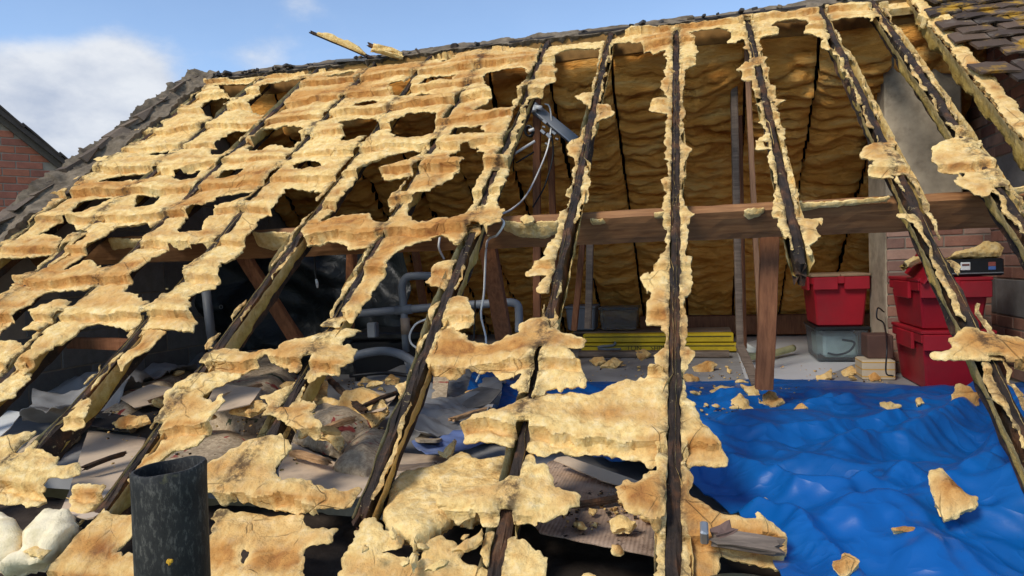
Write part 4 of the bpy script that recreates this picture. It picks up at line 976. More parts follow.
def amp():
    z = zB1+0.004
    e = empty('black_case', (1.50, 4.45, z), 'flat black case with two small labels on the upper stacked crate', 'case')
    MB().box((1.52, 4.52, z+0.05), (0.145, 0.18, 0.048), bev=0.008).build('body', BLACKP, e)
    MB().box((1.52, 4.338, z+0.018), (0.14, 0.004, 0.003), bev=0.001).build('trim', STEEL, e)
    a = MB().box((1.475, 4.339, z+0.058), (0.024, 0.003, 0.022), bev=0.002).build('label', WHITEP, e)
    MB().box((1.475, 4.3345, z+0.066), (0.018, 0.002, 0.005), bev=0.0008).build('print', m_plain('brown_print', lin(120, 70, 60), 0.6), a)
    MB().box((1.605, 4.339, z+0.066), (0.018, 0.003, 0.012), bev=0.002).build('label', m_plain('red_print', lin(150, 80, 70), 0.6), e)
    MB().box((1.605, 4.339, z+0.044), (0.018, 0.003, 0.010), bev=0.002).build('label', m_plain('blue_print', lin(80, 110, 170), 0.6), e)
amp()
# ------------------------------------------------------------------ tarpaulin and sheets
def sheet(name, poly, z, mat, lab, cat, hf, cell=0.015, namp=0.006, nfreq=10, seed=0, thick=0.004, F=None, group=None, kind=None, sharp=70):
    F = F or floorF(z)
    o = slab(name, F, [F.poly(poly)], None, mat, None, cell, hf, lambda u, v, d: hf(u, v, d)-thick, namp, nfreq, seed, sharp=sharp, under=0.0)
    return tag(o, lab, cat, group)
def segd(u, v, pts):
    best = np.full(np.shape(u), 1e9)
    for (ax, ay), (bx, by) in zip(pts[:-1], pts[1:]):
        ex, ey = bx-ax, by-ay; t = np.clip(((u-ax)*ex+(v-ay)*ey)/(ex*ex+ey*ey+1e-9), 0, 1)
        best = np.minimum(best, np.hypot(u-ax-t*ex, v-ay-t*ey))
    return best
F0 = floorF(0.0)
def ridged(u, v, s, oct=3): 
    t = 0; a = 1
    for i in range(oct): t = t+a*(1-np.abs(fbm(u*2**i, v*2**i, s+i*7, 2))*1.6); a *= 0.5
    return t/1.75
FOLDS = [([(684,492),(727,487),(757,500),(800,516),(850,522),(900,512)], 0.10, 0.075), ([(840,470),(900,462),(945,446),(975,425),(1000,405)], 0.10, 0.09), ([(700,450),(760,452),(830,450),(900,440)], 0.05, 0.05),
         ([(850,545),(900,541),(950,528),(1000,505),(1060,480)], 0.09, 0.09), ([(720,410),(800,405),(870,398),(940,402)], 0.05, 0.05), ([(700,430),(770,424),(850,420)], 0.035, 0.04), ([(1040,420),(1030,480),(1040,540)], 0.15, 0.14),
         ([(560,462),(600,462),(650,470)], 0.05, 0.05), ([(760,530),(800,545),(830,576),(850,600)], 0.06, 0.05)]
def tri(x): return np.sqrt((np.abs(np.mod(x, 1.0)-0.5)*2)**2+0.0012)
def crease(u, v, seed, amp, per, k=5, warp=0.12):
    """crumpled sheet: folded triangle waves in several directions, each bent by noise and fading in and out"""
    r = np.random.default_rng(seed); h = 0*u
    wu = u+warp*per*3*fbm(u*0.8/per*0.5, v*0.8/per*0.5, seed, 2); wv = v+warp*per*3*fbm(u*0.8/per*0.5+9, v*0.8/per*0.5, seed+1, 2)
    for i in range(k):
        a = r.uniform(0, math.pi); p = per*r.uniform(0.6, 1.6); ph = r.uniform(0, 9)
        m = np.clip(vnoise(u/per*0.55+i*7, v/per*0.55, seed+i)*1.8-0.45, 0, 1)
        h = h+amp*(p/per)*m*(tri((wu*math.cos(a)+wv*math.sin(a))/p+ph)-0.5)
    return h
class Facets:
    """flat facets between straight creases, as in a sheet that was folded up and spread out again"""
    def __init__(s, seed, n, slope, box, horiz=0.0, order=4, win=0.3, ln=(0.25, 1.1)):
        s.win = win
        r = np.random.default_rng(seed); s.c = np.stack([r.uniform(box[0], box[2], n), r.uniform(box[1], box[3], n)], 1)
        a = np.where(r.uniform(0, 1, n) < horiz, math.pi/2+r.normal(0, 0.35, n), r.uniform(0, math.pi, n)); s.d = np.stack([np.cos(a), np.sin(a)], 1)
        s.a = r.choice([-1, 1], n)*slope*r.uniform(0.4, 1.4, n); s.len = r.uniform(ln[0], ln[1], n); s.o = order; s.k = None
        gu, gv = np.meshgrid(np.linspace(box[0], box[2], 40), np.linspace(box[1], box[3], 40)); gu, gv = gu.ravel(), gv.ravel(); s.box = box
        s.k = np.linalg.lstsq(s.basis(gu, gv), s.raw(gu, gv), rcond=None)[0]
    def basis(s, u, v):
        x = (u-s.box[0])/(s.box[2]-s.box[0])*2-1; y = (v-s.box[1])/(s.box[3]-s.box[1])*2-1
        return np.stack([x**i*y**j for i in range(s.o+1) for j in range(s.o+1-i)], -1)
    def raw(s, u, v):
        h = 0*u
        for c, d, a, l in zip(s.c, s.d, s.a, s.len):
            p = (u-c[0])*d[0]+(v-c[1])*d[1]; q = -(u-c[0])*d[1]+(v-c[1])*d[0]
            h = h+a*np.sqrt(p*p+0.00001)*np.exp(-(q/l)**2*0.5)*np.exp(-(p/s.win)**2*0.5)
        return h
    def __call__(s, u, v): return s.raw(u, v)-s.basis(u, v)@s.k
FC1 = Facets(3, 110, 0.27, (-0.8, 1.4, 2.2, 4.6), 0.45, 6, 0.16, (0.2, 0.7)); FC2 = Facets(9, 420, 0.27, (-0.8, 1.4, 2.2, 4.6), 0.25, 4, 0.055, (0.06, 0.25))
def tarp_h(u, v, d):
    h = 0.045+0*u
    wu = u+0.03*fbm(u*6, v*6, 3, 3); wv = v+0.03*fbm(u*6, v*6, 5, 3)
    for pts, a, w in FOLDS:
        t = np.sqrt((segd(wu, wv, [F0.uv(*p) for p in pts])/(w*1.4))**2+0.012)-0.11; tt = np.clip(1-t, 0, 1); h = h+0.85*a*tt*tt*(1.6-0.6*tt)
    uu = u+0.015*fbm(u*7, v*7, 91, 2); vv = v+0.015*fbm(u*7+5, v*7, 93, 2)
    h = h+0.02+FC1(uu, vv)+FC2(uu, vv)+crease(u, v, 71, 0.004, 0.07, 6, 0.03)
    h = h*np.clip((4.55-v)/0.7, 0.28, 1)
    return np.maximum(h, 0.020+0.006*fbm(u*9, v*9, 3, 2))-0.004
BLUE = None
def m_blue():
    m = Mat('blue_tarpaulin', 0.38, 0.45)
    n = m.noise(3, 5, 0.6); f = m.noise(1, 3, 0.5, src=m.mapping((140, 140, 140)))
    col = m.mix(n, lin(0, 72, 136), lin(4, 96, 168)); col = m.mix(m.rng(m.noise(8, 6, 0.75), 0.62, 0.74, 0, 0.4), col, lin(84, 84, 88))
    def ridge(sc, dist, p):
        q = m.noise(sc, 2, 0.5, src=m.mapping((1, 1.3, 1), (0, 0, 0.5)), dist=dist); r = m.math('ABSOLUTE', m.math('SUBTRACT', q, 0.5)); return m.math('POWER', m.math('SUBTRACT', 1.0, m.math('MULTIPLY', r, 2.0)), p)
    cr = m.math('ADD', ridge(2.6, 0.25, 9.0), m.math('MULTIPLY', ridge(6.5, 0.35, 8.0), 0.40))
    col = m.mix(m.rng(m.noise(70, 4, 0.7), 0.68, 0.72, 0, 0.6), col, lin(40, 44, 52))
    return m.out(col, m.bump(f, 0.12, 0.002, m.bump(cr, 0.25, 0.02)))
BLUE = m_blue()
TARP = [(478,396),(560,383),(640,384),(700,384),(800,382),(850,384),(930,390),(1075,382),(1120,480),(1150,640),(800,640),(770,572),(740,530),(700,505),(655,488),(610,478),(562,458),(470,448),(466,420)]
sheet('blue_tarpaulin', TARP, 0.0, BLUE, 'crumpled bright blue tarpaulin spread over the loft floor at right', 'tarpaulin', tarp_h, 0.008, 0.01, 6, 1, sharp=38)
GREYS = m_plain('grey_dust_sheet', lin(136, 135, 134), 0.45, 0.4, 0.2, 5, 0.2, dirt=lin(98, 94, 92))
def crump(a, b, s, fx=2.0, fy=3.0, base=0.0):
    return lambda u, v, d: base+0.01+np.maximum(a*0.9+a*0.5*fbm(u*fx, v*fy, s, 2)+crease(u, v, s, a*0.7, 0.42)+crease(u, v, s+3, b*0.55, 0.17)+crease(u, v, s+5, b*0.2, 0.06), 0.004)
sheet('dust_sheet', [(20,440),(40,420),(70,385),(90,360),(130,352),(200,346),(235,355),(250,372),(200,385),(150,402),(110,430),(60,445)], 0.03, GREYS, 'crumpled grey plastic dust sheet on the floor behind the burnt rafter', 'sheet', crump(0.12, 0.05, 61), 0.018, 0.02, 5, 2, group='grey dust sheets')
sheet('dust_sheet', [(405,385),(430,372),(490,370),(520,378),(505,395),(500,420),(480,440),(430,462),(395,455),(420,420)], 0.04, GREYS, 'crumpled grey plastic dust sheet beside the blue tarpaulin corner', 'sheet', crump(0.08, 0.05, 71), 0.014, 0.02, 5, 3, group='grey dust sheets')
sheet('dust_sheet', [(355,388),(370,380),(415,378),(430,384),(400,398),(370,400)], 0.06, GREYS, 'small grey sheet scrap in front of the black water tank', 'sheet', crump(0.04, 0.03, 75), 0.014, 0.02, 5, 4, group='grey dust sheets')
sheet('blue_bag', [(410,448),(445,442),(478,432),(487,448),(460,454),(425,458)], 0.10, m_plain('blue_white_bag', lin(92, 108, 150), 0.4, 0.4, 0.3, 12, 0.2, dirt=lin(160, 166, 178)), 'blue and grey plastic bag poking out beside the patterned carpet strip', 'bag', crump(0.04, 0.03, 81), 0.01, 0.01, 8, 5)
def m_carpet(name, a, b, c):
    m = Mat(name, 0.95, 0.1); v = m.noise(9, 3, 0.5, dist=1.0); f = m.noise(60, 4, 0.7)
    col = m.mix(m.rng(f, 0.35, 0.65), a, b); col = m.mix(m.rng(v, 0.62, 0.66), col, c); col = m.mix(m.rng(m.noise(7, 4, 0.6, dist=0.8), 0.66, 0.69), col, lin(74, 80, 62))
    col = m.mix(m.rng(m.noise(4, 6, 0.7), 0.55, 0.8, 0, 0.4), col, lin(90, 78, 66))
    return m.out(col, m.bump(f, 0.6, 0.006))
CARP = m_carpet('floral_carpet', lin(150, 130, 106), lin(200, 180, 150), lin(150, 70, 62))
def bulge(hh, s, e=0.12, k=0.02): return lambda u, v, d: 0.01+hh*np.sqrt(np.clip(d/e, 0, 1))+k*fbm(u*7, v*7, s, 3)
for poly, z, lab, hh in [([(100,425),(120,392),(150,380),(185,376),(200,382),(180,402),(160,415),(130,430)], 0.04, 'brown floral carpet roll lying across the grey dust sheet', 0.10),
                     ([(200,432),(205,400),(225,375),(255,368),(290,372),(300,390),(285,425),(245,440)], 0.03, 'brown floral carpet bundle between two rafters in front of the strut', 0.16),
                     ([(290,440),(300,425),(335,415),(370,425),(372,440),(340,455)], 0.05, 'rolled floral carpet among the broken foam in the middle', 0.09),
                     ([(335,470),(350,445),(378,434),(398,442),(385,470),(365,478)], 0.05, 'floral carpet piece with red flowers left of the sixth rafter', 0.07),
                     ([(130,480),(165,446),(215,436),(262,440),(250,462),(225,480),(180,490)], 0.02, 'striped brown carpet behind the vent pipe rim', 0.05),
                     ([(0,470),(30,445),(60,432),(85,428),(70,445),(40,460),(10,478)], 0.03, 'pale brown carpet fold below the burnt rafter stump', 0.06)]:
    F = floorF(z); o = slab('carpet', F, [F.poly(poly)], None, CARP, None, 0.014, bulge(hh, int(hh*999)), lambda u, v, d: -0.02+0*u, 0.02, 6, int(hh*100)); tag(o, lab, 'carpet', 'floral carpet pieces')
F = floorF(0.10)
sheet('carpet_strip', [(415,447),(432,410),(436,390),(452,389),(446,415),(443,440),(438,452),(420,455)], 0.10, CARP, 'curved strip of patterned carpet edging right of the sixth rafter', 'carpet', lambda u, v, d: 0.06+0.06*np.sin(v*4)+0*u, 0.008, 0.003, 8, 9, 0.012)
CARD = m_plain('cardboard', lin(212, 188, 160), 0.9, 0.15, 0.12, 4, 0.15, dirt=lin(120, 102, 92))
def m_dirty():
    m = Mat('dirty_corrugated_card', 0.95, 0.1); w = m.N.new('ShaderNodeTexWave'); w.inputs['Scale'].default_value = 26; m.L.new(m.mapping((1, 0.5, 1)), w.inputs[0])
    col = m.mix(m.rng(m.noise(5, 7, 0.7), 0.42, 0.68), lin(190, 162, 138), lin(110, 90, 76)); col = m.mix(m.rng(m.noise(22, 5, 0.8), 0.58, 0.64), col, lin(34, 28, 26))
    return m.out(col, m.bump(w.outputs['Fac'], 0.4, 0.004))
DIRTY = m_dirty()
def card(poly, z, lab, mat=CARD, tilt=(0, 0), name='cardboard', th=0.006):
    Fz = Frame((0, 0, z), (1, 0, tilt[0]), (0, 1, tilt[1]))
    if tilt != (0, 0):
        c = P_z(*np.mean(poly, 0), z); Fz = Frame(c, (1, 0, tilt[0]), (0, 1, tilt[1]))
    o = slab(name, Fz, [Fz.poly(poly)], None, mat, None, 0.02, lambda u, v, d: 0.004*fbm(u*3, v*3, 4, 2), lambda u, v, d: 0.004*fbm(u*3, v*3, 4, 2)-th, 0.002, 5, 3, sharp=30)
    return tag(o, lab, 'cardboard', 'cardboard sheets')
card([(68,494),(88,430),(146,438),(120,500),(90,520),(60,512)], 0.05, 'flat pinkish cardboard sheet below the burnt rafter stump')
card([(288,440),(370,478),(385,455),(392,492),(340,500),(280,488),(278,462)], 0.05, 'beige cardboard flap in the middle behind the long foam piece')
card([(376,482),(398,452),(470,458),(465,470),(420,480),(385,490)], 0.045, 'beige cardboard strip right of the sixth rafter')
card([(548,462),(562,458),(655,490),(700,505),(705,540),(680,560),(540,532),(520,505),(535,485)], 0.022, 'large dirty brown cardboard sheet at the bottom centre', DIRTY)
card([(551,459),(566,456),(652,486),(640,492),(600,480)], 0.05, 'folded cardboard edge along the blue tarpaulin', CARD, (0.0, 0.25))
card([(88,425),(102,406),(128,400),(160,408),(152,424),(120,430)], 0.10, 'charred black panel lying on the carpet roll', m_plain('charred_panel', lin(52, 48, 48), 0.8, 0.3, 0.4, 20, 0.4), (0.02, 0.05), 'charred_board')
card([(-10,428),(8,410),(22,412),(10,428),(-4,440)], 0.12, 'white card scrap at the left edge under the foam lump', WHITEP, (0.1, 0.1))
card([(735,345),(790,332),(872,334),(860,362),(800,384),(745,378)], 0.004, 'clean white board lying on the floor behind the thick post', m_plain('white_board', lin(196, 196, 196), 0.6, 0.3, 0.08, 3, 0.05))
# ------------------------------------------------------------------ loose foam pieces
CH = [([(879,405),(890,403),(903,408),(890,412)], 0.07, 'flat foam flake on the blue tarpaulin below the red crates'), ([(914,400),(920,399),(924,404),(917,406)], 0.07, 'tiny foam crumb on the blue tarpaulin below the stacked crates'),
 ([(951,400),(957,386),(970,388),(981,396),(978,405),(968,410),(955,408)], 0.10, 'round foam chunk on the blue tarpaulin beside the rafter'),
 ([(929,474),(940,472),(948,480),(962,493),(975,500),(974,508),(958,516),(946,520),(938,510),(933,495)], 0.10, 'large wedge of yellow foam standing on the blue tarpaulin'),
 ([(757,500),(764,498),(772,504),(768,508),(757,508)], 0.12, 'little foam crumb in the blue tarpaulin folds near the batten'), ([(889,530),(900,528),(915,530),(916,535),(895,534)], 0.10, 'thin foam flake low on the blue tarpaulin'),
 ([(834,562),(846,555),(860,565),(852,574),(840,578)], 0.10, 'pale foam lump at the bottom edge of the blue tarpaulin'), ([(709,392),(722,387),(735,389),(732,399),(718,400)], 0.05, 'foam chunk left of the thick post foot'),
 ([(728,403),(740,394),(748,402),(757,416),(742,412)], 0.06, 'pointed foam shard below the thick post foot'), ([(741,385),(755,388),(766,408),(757,408),(748,395)], 0.08, 'tall pale foam shard leaning at the thick post foot'),
 ([(763,396),(775,394),(784,403),(775,409),(764,405)], 0.06, 'foam bits heap right of the thick post foot'), ([(790,412),(802,406),(808,410),(797,413)], 0.06, 'small foam flake right of the heap at the post'),
 ([(600,367),(613,358),(624,362),(616,368)], 0.03, 'foam flake on the grey floor behind the large foam slab'), ([(634,352),(645,350),(652,355),(640,361)], 0.03, 'foam piece on the floor in front of the yellow boards'),
 ([(692,368),(706,362),(718,364),(712,372),(698,374)], 0.02, 'foam piece on the pale floor right of the upright rafter'), ([(682,377),(692,374),(700,380),(690,384)], 0.02, 'orange foam scrap on the floor against the upright rafter'),
 ([(815,377),(832,371),(832,378),(818,383)], 0.02, 'foam flakes on the floor in front of the clear box'), ([(840,372),(851,366),(859,373),(845,378)], 0.02, 'foam flake on the floor by the cream banded box'), ([(868,376),(876,372),(882,379),(872,382)], 0.02, 'small foam lump against the cream banded box'),
 ([(330,420),(345,392),(362,388),(380,395),(390,412),(372,432),(345,430)], 0.14, 'broken orange foam wedge in the debris left of the sixth rafter'), ([(312,405),(325,398),(342,402),(350,415),(328,420)], 0.13, 'split foam lump in the debris heap'), ([(312,395),(318,380),(328,382),(326,404),(316,406)], 0.16, 'upright foam shard beside the black rafter end'),
 ([(358,385),(366,378),(374,382),(372,388)], 0.12, 'foam crumb in front of the black water tank'), ([(376,386),(392,377),(400,379),(398,386)], 0.12, 'orange foam shard left of the sixth rafter'), ([(440,455),(452,446),(456,440),(455,450),(447,458)], 0.14, 'foam shard at the foot of the carpet strip'),
 ([(112,424),(130,417),(148,416),(150,422),(136,428),(118,428)], 0.14, 'pale foam flake on the charred black panel'), ([(228,414),(240,405),(262,402),(268,408),(250,416)], 0.20, 'foam strip on the carpet bundle'),
 ([(465,394),(475,391),(481,394),(470,398)], 0.12, 'pinkish foam crumb on the grey dust sheet'), ([(608,523),(622,518),(636,524),(630,532),(612,533)], 0.05, 'foam lump on the dirty cardboard'), ([(612,547),(620,548),(622,556),(614,555)], 0.04, 'small foam flake low on the dirty cardboard'),
 ([(450,549),(475,538),(483,529),(484,543),(466,553),(452,552)], 0.06, 'dull yellow foam slice under the cross shaped piece'), ([(140,356),(148,351),(153,356),(146,362)], 0.14, 'brown foam lump on the grey dust sheet'), ([(308,436),(330,425),(345,440),(340,452),(326,440)], 0.14, 'peeled foam curl on the rolled carpet'),
 ([(590,361),(603,357),(606,362),(596,366)], 0.03, 'tiny foam flake left on the grey floor')]
def tarp_z(px, py):
    z = 0.05
    for _ in range(6):
        P = P_z(px, py, z); z = 0.5*z+0.5*float(tarp_h(np.array([P[0]]), np.array([P[1]]), np.array([1.0]))[0])
    return z
for i, (p, z, lab) in enumerate(CH):
    if i < 12: z = tarp_z(*np.mean(p, 0))+(0.025 if i in (3, 4) else 0.004)
    c = P_z(*np.mean(p, 0), z); tl = (random.uniform(-.2, .2), random.uniform(0.3, 0.8))
    Fz = Frame(c, (1, 0, tl[0]), (0, 1, tl[1])); sd = 300+i*5
    o = slab('foam_chunk', Fz, [Fz.poly(p)], None, FOAM if i % 4 else FOAMIN, None, 0.006 if i > 18 or i < 11 else 0.008, lambda u, v, d, sd=sd: 0.006+0.014*np.clip(d/0.02, 0, 1)+0.012*np.abs(fbm(u*20, v*20, sd, 3))+crease(u, v, sd, 0.012, 0.07, 3), lambda u, v, d, sd=sd: -0.014*np.clip(d/0.02, 0, 1)-0.006, 0.007, 30, sd,
             skin=lambda u, v, d, sd=sd: np.clip(0.5+0.8*fbm(u*8, v*8, sd, 2), 0, 1))
    tag(o, lab, 'foam chunk', 'loose foam pieces')
NTH = ['first', 'second', 'third', 'fourth', 'fifth', 'sixth', 'seventh', 'eighth', 'ninth', 'tenth', 'eleventh', 'twelfth', 'thirteenth', 'fourteenth', 'fifteenth', 'sixteenth']
def shards():
    protos = []
    for q in range(7):
        r = np.random.default_rng(q+50); n = r.integers(5, 8); a = np.sort(r.uniform(0, 2*math.pi, n)); rad = r.uniform(0.5, 1.0, n)
        poly = np.stack([np.cos(a)*rad*r.uniform(.035, .06), np.sin(a)*rad*r.uniform(.022, .04)], 1)
        Fz = Frame((0, 0, 0), (1, 0, 0), (0, 1, 0))
        o = slab('foam_shard', Fz, [poly], None, FOAM if q % 3 else FOAMIN, None, 0.006, lambda u, v, d, q=q: 0.004+0.012*np.clip(d/0.015, 0, 1)+0.01*np.abs(fbm(u*25, v*25, q, 3)), lambda u, v, d: -0.004-0.006*np.clip(d/0.015, 0, 1), 0.004, 45, q, skin=lambda u, v, d, q=q: np.clip(0.6+fbm(u*12, v*12, q, 2), 0, 1))
        protos.append(o.data); bpy.data.objects.remove(o)
    regs = [((300, 372), (402, 440), 16, 0.13, 0.06, 'broken foam shard in the heap left of the sixth rafter'), ((150, 376), (300, 432), 14, 0.14, 0.05, 'foam shard strewn over the carpets behind the left rafters'), ((360, 530), (480, 576), 8, 0.05, 0.03, 'foam shard under the yellow foam board'),
            ((592, 352), (760, 384), 14, 0.012, 0.0, 'foam shard on the pale loft floor behind the tarpaulin'), ((780, 366), (880, 382), 8, 0.012, 0.0, 'foam shard on the floor in front of the crates'), ((560, 498), (668, 530), 9, 0.032, 0.003, 'foam shard on the dirty cardboard'), ((690, 388), (800, 412), 9, -1, 0, 'foam shard on the tarpaulin below the thick post')]
    for (x0, y0), (x1, y1), n, z, dz, lab in regs:
        spots = sorted((random.uniform(x0, x1), random.uniform(y0, y1)) for _ in range(n))
        for q, (px, py) in enumerate(spots):
            zz = tarp_z(px, py)+0.01 if z < 0 else z+random.uniform(-dz, dz)
            o = bpy.data.objects.new('foam_shard', random.choice(protos)); COL.objects.link(o); k = random.uniform(0.5, 1.2)*(0.75 if z < 0.06 else 1.25)
            o.location = Vector(P_z(px, py, zz)); o.rotation_euler = (random.uniform(-.5, .8), random.uniform(-.5, .5), random.uniform(0, 6.28)); o.scale = (k, k, k)
            tag(o, (('leftmost' if q == 0 else 'rightmost' if q == n-1 else NTH[q]+' from the left')+' of the '+lab.replace('foam shard', 'foam shards').replace('broken ', '')), 'foam shard', lab.replace('foam shard', 'foam shards').replace('broken ', ''))
shards()
def foamboard():
    c = P_z(445, 500, 0.09); Fz = Frame(c, (1, 0, 0.02), (0, 1, 0.12))
    p = [(390,489),(400,477),(425,474),(456,457),(462,453),(482,464),(514,459),(512,480),(500,500),(470,520),(455,517),(432,534),(415,547),(410,537),(400,534),(387,527),(385,512)]
    m = m_foam('rough_yellow_foam', 0.25)
    o = slab('foam_board', Fz, [Fz.poly(p)], None, m, None, 0.007, lambda u, v, d: 0.02+0.014*fbm(u*16, v*16, 5, 4)+0.006*ridged(u*20, v*20, 8)-0.02*(1-np.sqrt(np.clip(d/0.03, 0, 1))), lambda u, v, d: -0.03+0*u, 0.008, 30, 6)
    tag(o, 'big loose yellow foam board with a bubbly face right of the sixth rafter', 'foam board')
foamboard()
for a, b, z, w, lab in [((328, 378), (365, 412), 0.17, 0.035, 'charred batten lying in the broken foam left of the sixth rafter'), ((268, 424), (300, 408), 0.22, 0.05, 'black burnt timber end on the carpet bundle'), ((305, 402), (322, 376), 0.2, 0.045, 'short charred timber leaning beside the black rafter end')]:
    o = timber('charred_stick', P_z(*a, z), P_z(*b, z), w, w*0.6, CHAR, None, up=(0, 0, 1), seed=int(z*100), ends=0.03, rough=0.008); tag(o, lab, 'charred wood')
PALEW = m_wood('pale_batten', lin(150, 112, 76), lin(196, 158, 116), 0.3)
rr = random.Random(5)
for q, (a, b, z, w, mt, lab) in enumerate([((150, 402), (188, 388), 0.17, 0.03, PALEW, 'pale broken batten on the carpet roll behind the burnt rafter'), ((222, 398), (262, 384), 0.22, 0.028, PALEW, 'pale batten splinter lying on the carpet bundle'), ((318, 432), (356, 418), 0.17, 0.03, PALEW, 'pale batten piece across the rolled carpet'),
        ((360, 408), (398, 392), 0.17, 0.025, CHAR, 'thin charred lath pointing at the sixth rafter'), ((290, 452), (330, 462), 0.08, 0.03, PALEW, 'pale batten lying on the beige cardboard flap'), ((80, 470), (128, 452), 0.09, 0.025, CHAR, 'charred lath on the flat pinkish cardboard'), ((450, 420), (492, 408), 0.15, 0.025, PALEW, 'pale lath on the grey dust sheet beside the tarpaulin'), ((568, 505), (625, 497), 0.045, 0.025, CHAR, 'charred lath lying on the dirty cardboard'), ((390, 468), (440, 464), 0.075, 0.028, GREYT, 'grey lath on the cardboard strip right of the sixth rafter')]):
    o = timber('batten_scrap', P_z(*a, z), P_z(*b, z+rr.uniform(-.02, .03)), w, w*0.7, mt, None, up=(0, 0, 1), seed=70+q, ends=0.03, rough=0.006); tag(o, lab, 'batten', 'broken battens in the debris')
card([(195,398),(225,384),(262,388),(250,404),(215,412)], 0.23, 'torn tan cardboard on the carpet bundle', CARD, (0.1, 0.12))
card([(120,398),(150,384),(176,388),(160,402),(135,408)], 0.17, 'torn tan cardboard over the carpet roll', CARD, (-0.08, 0.15))
card([(345,402),(372,390),(396,396),(384,410),(358,414)], 0.15, 'torn tan cardboard in the foam heap', CARD, (0.12, 0.1))
card([(455,398),(480,386),(502,390),(490,404),(466,410)], 0.15, 'crumpled grey felt flap on the dust sheet beside the tarpaulin', m_plain('grey_felt', lin(104, 100, 96), 0.95, 0.1, 0.3, 20, 0.6), (0.1, 0.2), 'felt_flap')
card([(400,498),(430,488),(470,492),(455,506),(415,512)], 0.03, 'brown felt scrap under the yellow foam board', m_plain('brown_felt_scrap', lin(98, 84, 72), 0.95, 0.1, 0.3, 20, 0.6), (0, 0), 'felt_scrap')
# small unsorted crumbs of foam and soot
def crumbs():
    mb = MB()
    for reg, n, z in (([(590, 350), (760, 385)], 150, 0.008), ([(700, 385), (800, 415)], 60, 0.06), ([(560, 490), (675, 532)], 110, 0.028), ([(800, 365), (890, 384)], 60, 0.008), ([(300, 380), (400, 430)], 120, 0.14), ([(100, 380), (300, 470)], 110, 0.13)):
        for _ in range(n):
            P = P_z(random.uniform(reg[0][0], reg[1][0]), random.uniform(reg[0][1], reg[1][1]), z); s = random.uniform(0.0015, 0.006)
            mb.box(P, (s, s*random.uniform(.6, 1.4), s*.5), np.array(Matrix.Rotation(random.uniform(0, 3), 3, 'Z') @ Matrix.Rotation(random.uniform(-.6, .6), 3, 'X')))
    m = Mat('crumbs', 0.9, 0.2); n = m.noise(40, 2, 0.5); m.out(m.ramp(n, [(0.44, lin(52, 44, 38)), (0.5, lin(176, 132, 76)), (0.6, lin(222, 190, 126))]))
    o = mb.build('debris_crumbs', m.m); tag(o, 'scattered crumbs of foam and soot over the floor and sheets', 'debris', kind='stuff')
crumbs()
# ------------------------------------------------------------------ plumbing, tank, cables, aerial
def pipe(name, pts, r, mat, lab, cat='pipe', grp=None, n=12, smooth=True, parent=None):
    o = MB().tube(pts, r, n).build(name, mat, parent, smooth); 
    for p in o.data.polygons:
        if len(p.vertices) > 4: p.use_smooth = False
    return tag(o, lab, cat, grp) if parent is None else o
def wpipes():
    y = 4.1; q = lambda x, yy: P_y(x, yy, y); Rr = 0.026
    e = empty('waste_pipes', q(405, 348), 'grey plastic waste pipes with a raised bend behind the rafters', 'pipes')
    a = spline([q(445, 276), q(430, 276), q(415, 276), q(406, 278), q(402, 287), q(403, 300), q(404, 312)], 6)
    pipe('bend_pipe', a, Rr, GREYP, '', parent=e)
    pipe('upright_pipe', [q(404, 309), q(406, 352)], 0.024, GREYP, '', parent=e)
    pipe('coupling', [q(405, 318), q(406, 334)], 0.031, m_plain('tan_plastic', lin(150, 130, 112), 0.6), '', parent=e)
    pipe('long_pipe', spline([q(355, 314), q(400, 310), q(450, 306), q(500, 303), q(512, 302.5), q(518, 306), q(519, 316), q(519, 332)], 6), Rr, GREYP, '', parent=e)
    pipe('tee_collar', [q(396, 310.5), q(412, 309)], 0.032, GREYP, '', parent=e)
    pipe('branch_pipe', spline([q(434, 275), q(441, 280), q(443, 290), q(444, 305)], 6), 0.024, GREYP, '', parent=e)
    MB().box(q(373, 330), (0.03, 0.03, 0.05), bev=0.006).build('bracket', GREYP, e)
wpipes()
pipe('upright_pipe', [P_y(206, 290, 3.9), P_y(213, 352, 3.9)], 0.030, GREYP, 'upright grey pipe in front of the black plastic sheet at left')
def tank():
    y = 4.25; a = P_y(345, 340, y); b = P_y(432, 340, y); zt = zat(385, 333, y)
    e = empty('water_tank', ((a[0]+b[0])/2, y+0.3, 0), 'black plastic water tank behind the grey hose', 'tank')
    cx = (a[0]+b[0])/2; hx = (b[0]-a[0])/2
    MB().box((cx, y+0.3, zt/2-0.02), (hx*0.95, 0.3, zt/2-0.02), taper=0.92, bev=0.03).build('body', BLACKP, e)
    MB().box((cx, y+0.3, zt-0.02), (hx, 0.32, 0.025), bev=0.012).build('lid', BLACKP, e)
tank()
pipe('grey_hose', spline([P_y(345, 362, 3.9), P_y(358, 355, 3.95), P_y(382, 351, 3.98), P_y(402, 355, 3.95), P_y(420, 368, 3.85), P_y(430, 382, 3.8)], 8), 0.028, GREYP, 'thick grey flexible hose arching over the black tank', 'hose')
pipe('black_hose', spline([P_y(350, 376, 3.85), P_y(385, 373, 3.85), P_y(410, 376, 3.8)], 8), 0.012, BLACKP, 'thin black hose below the grey hose', 'hose')
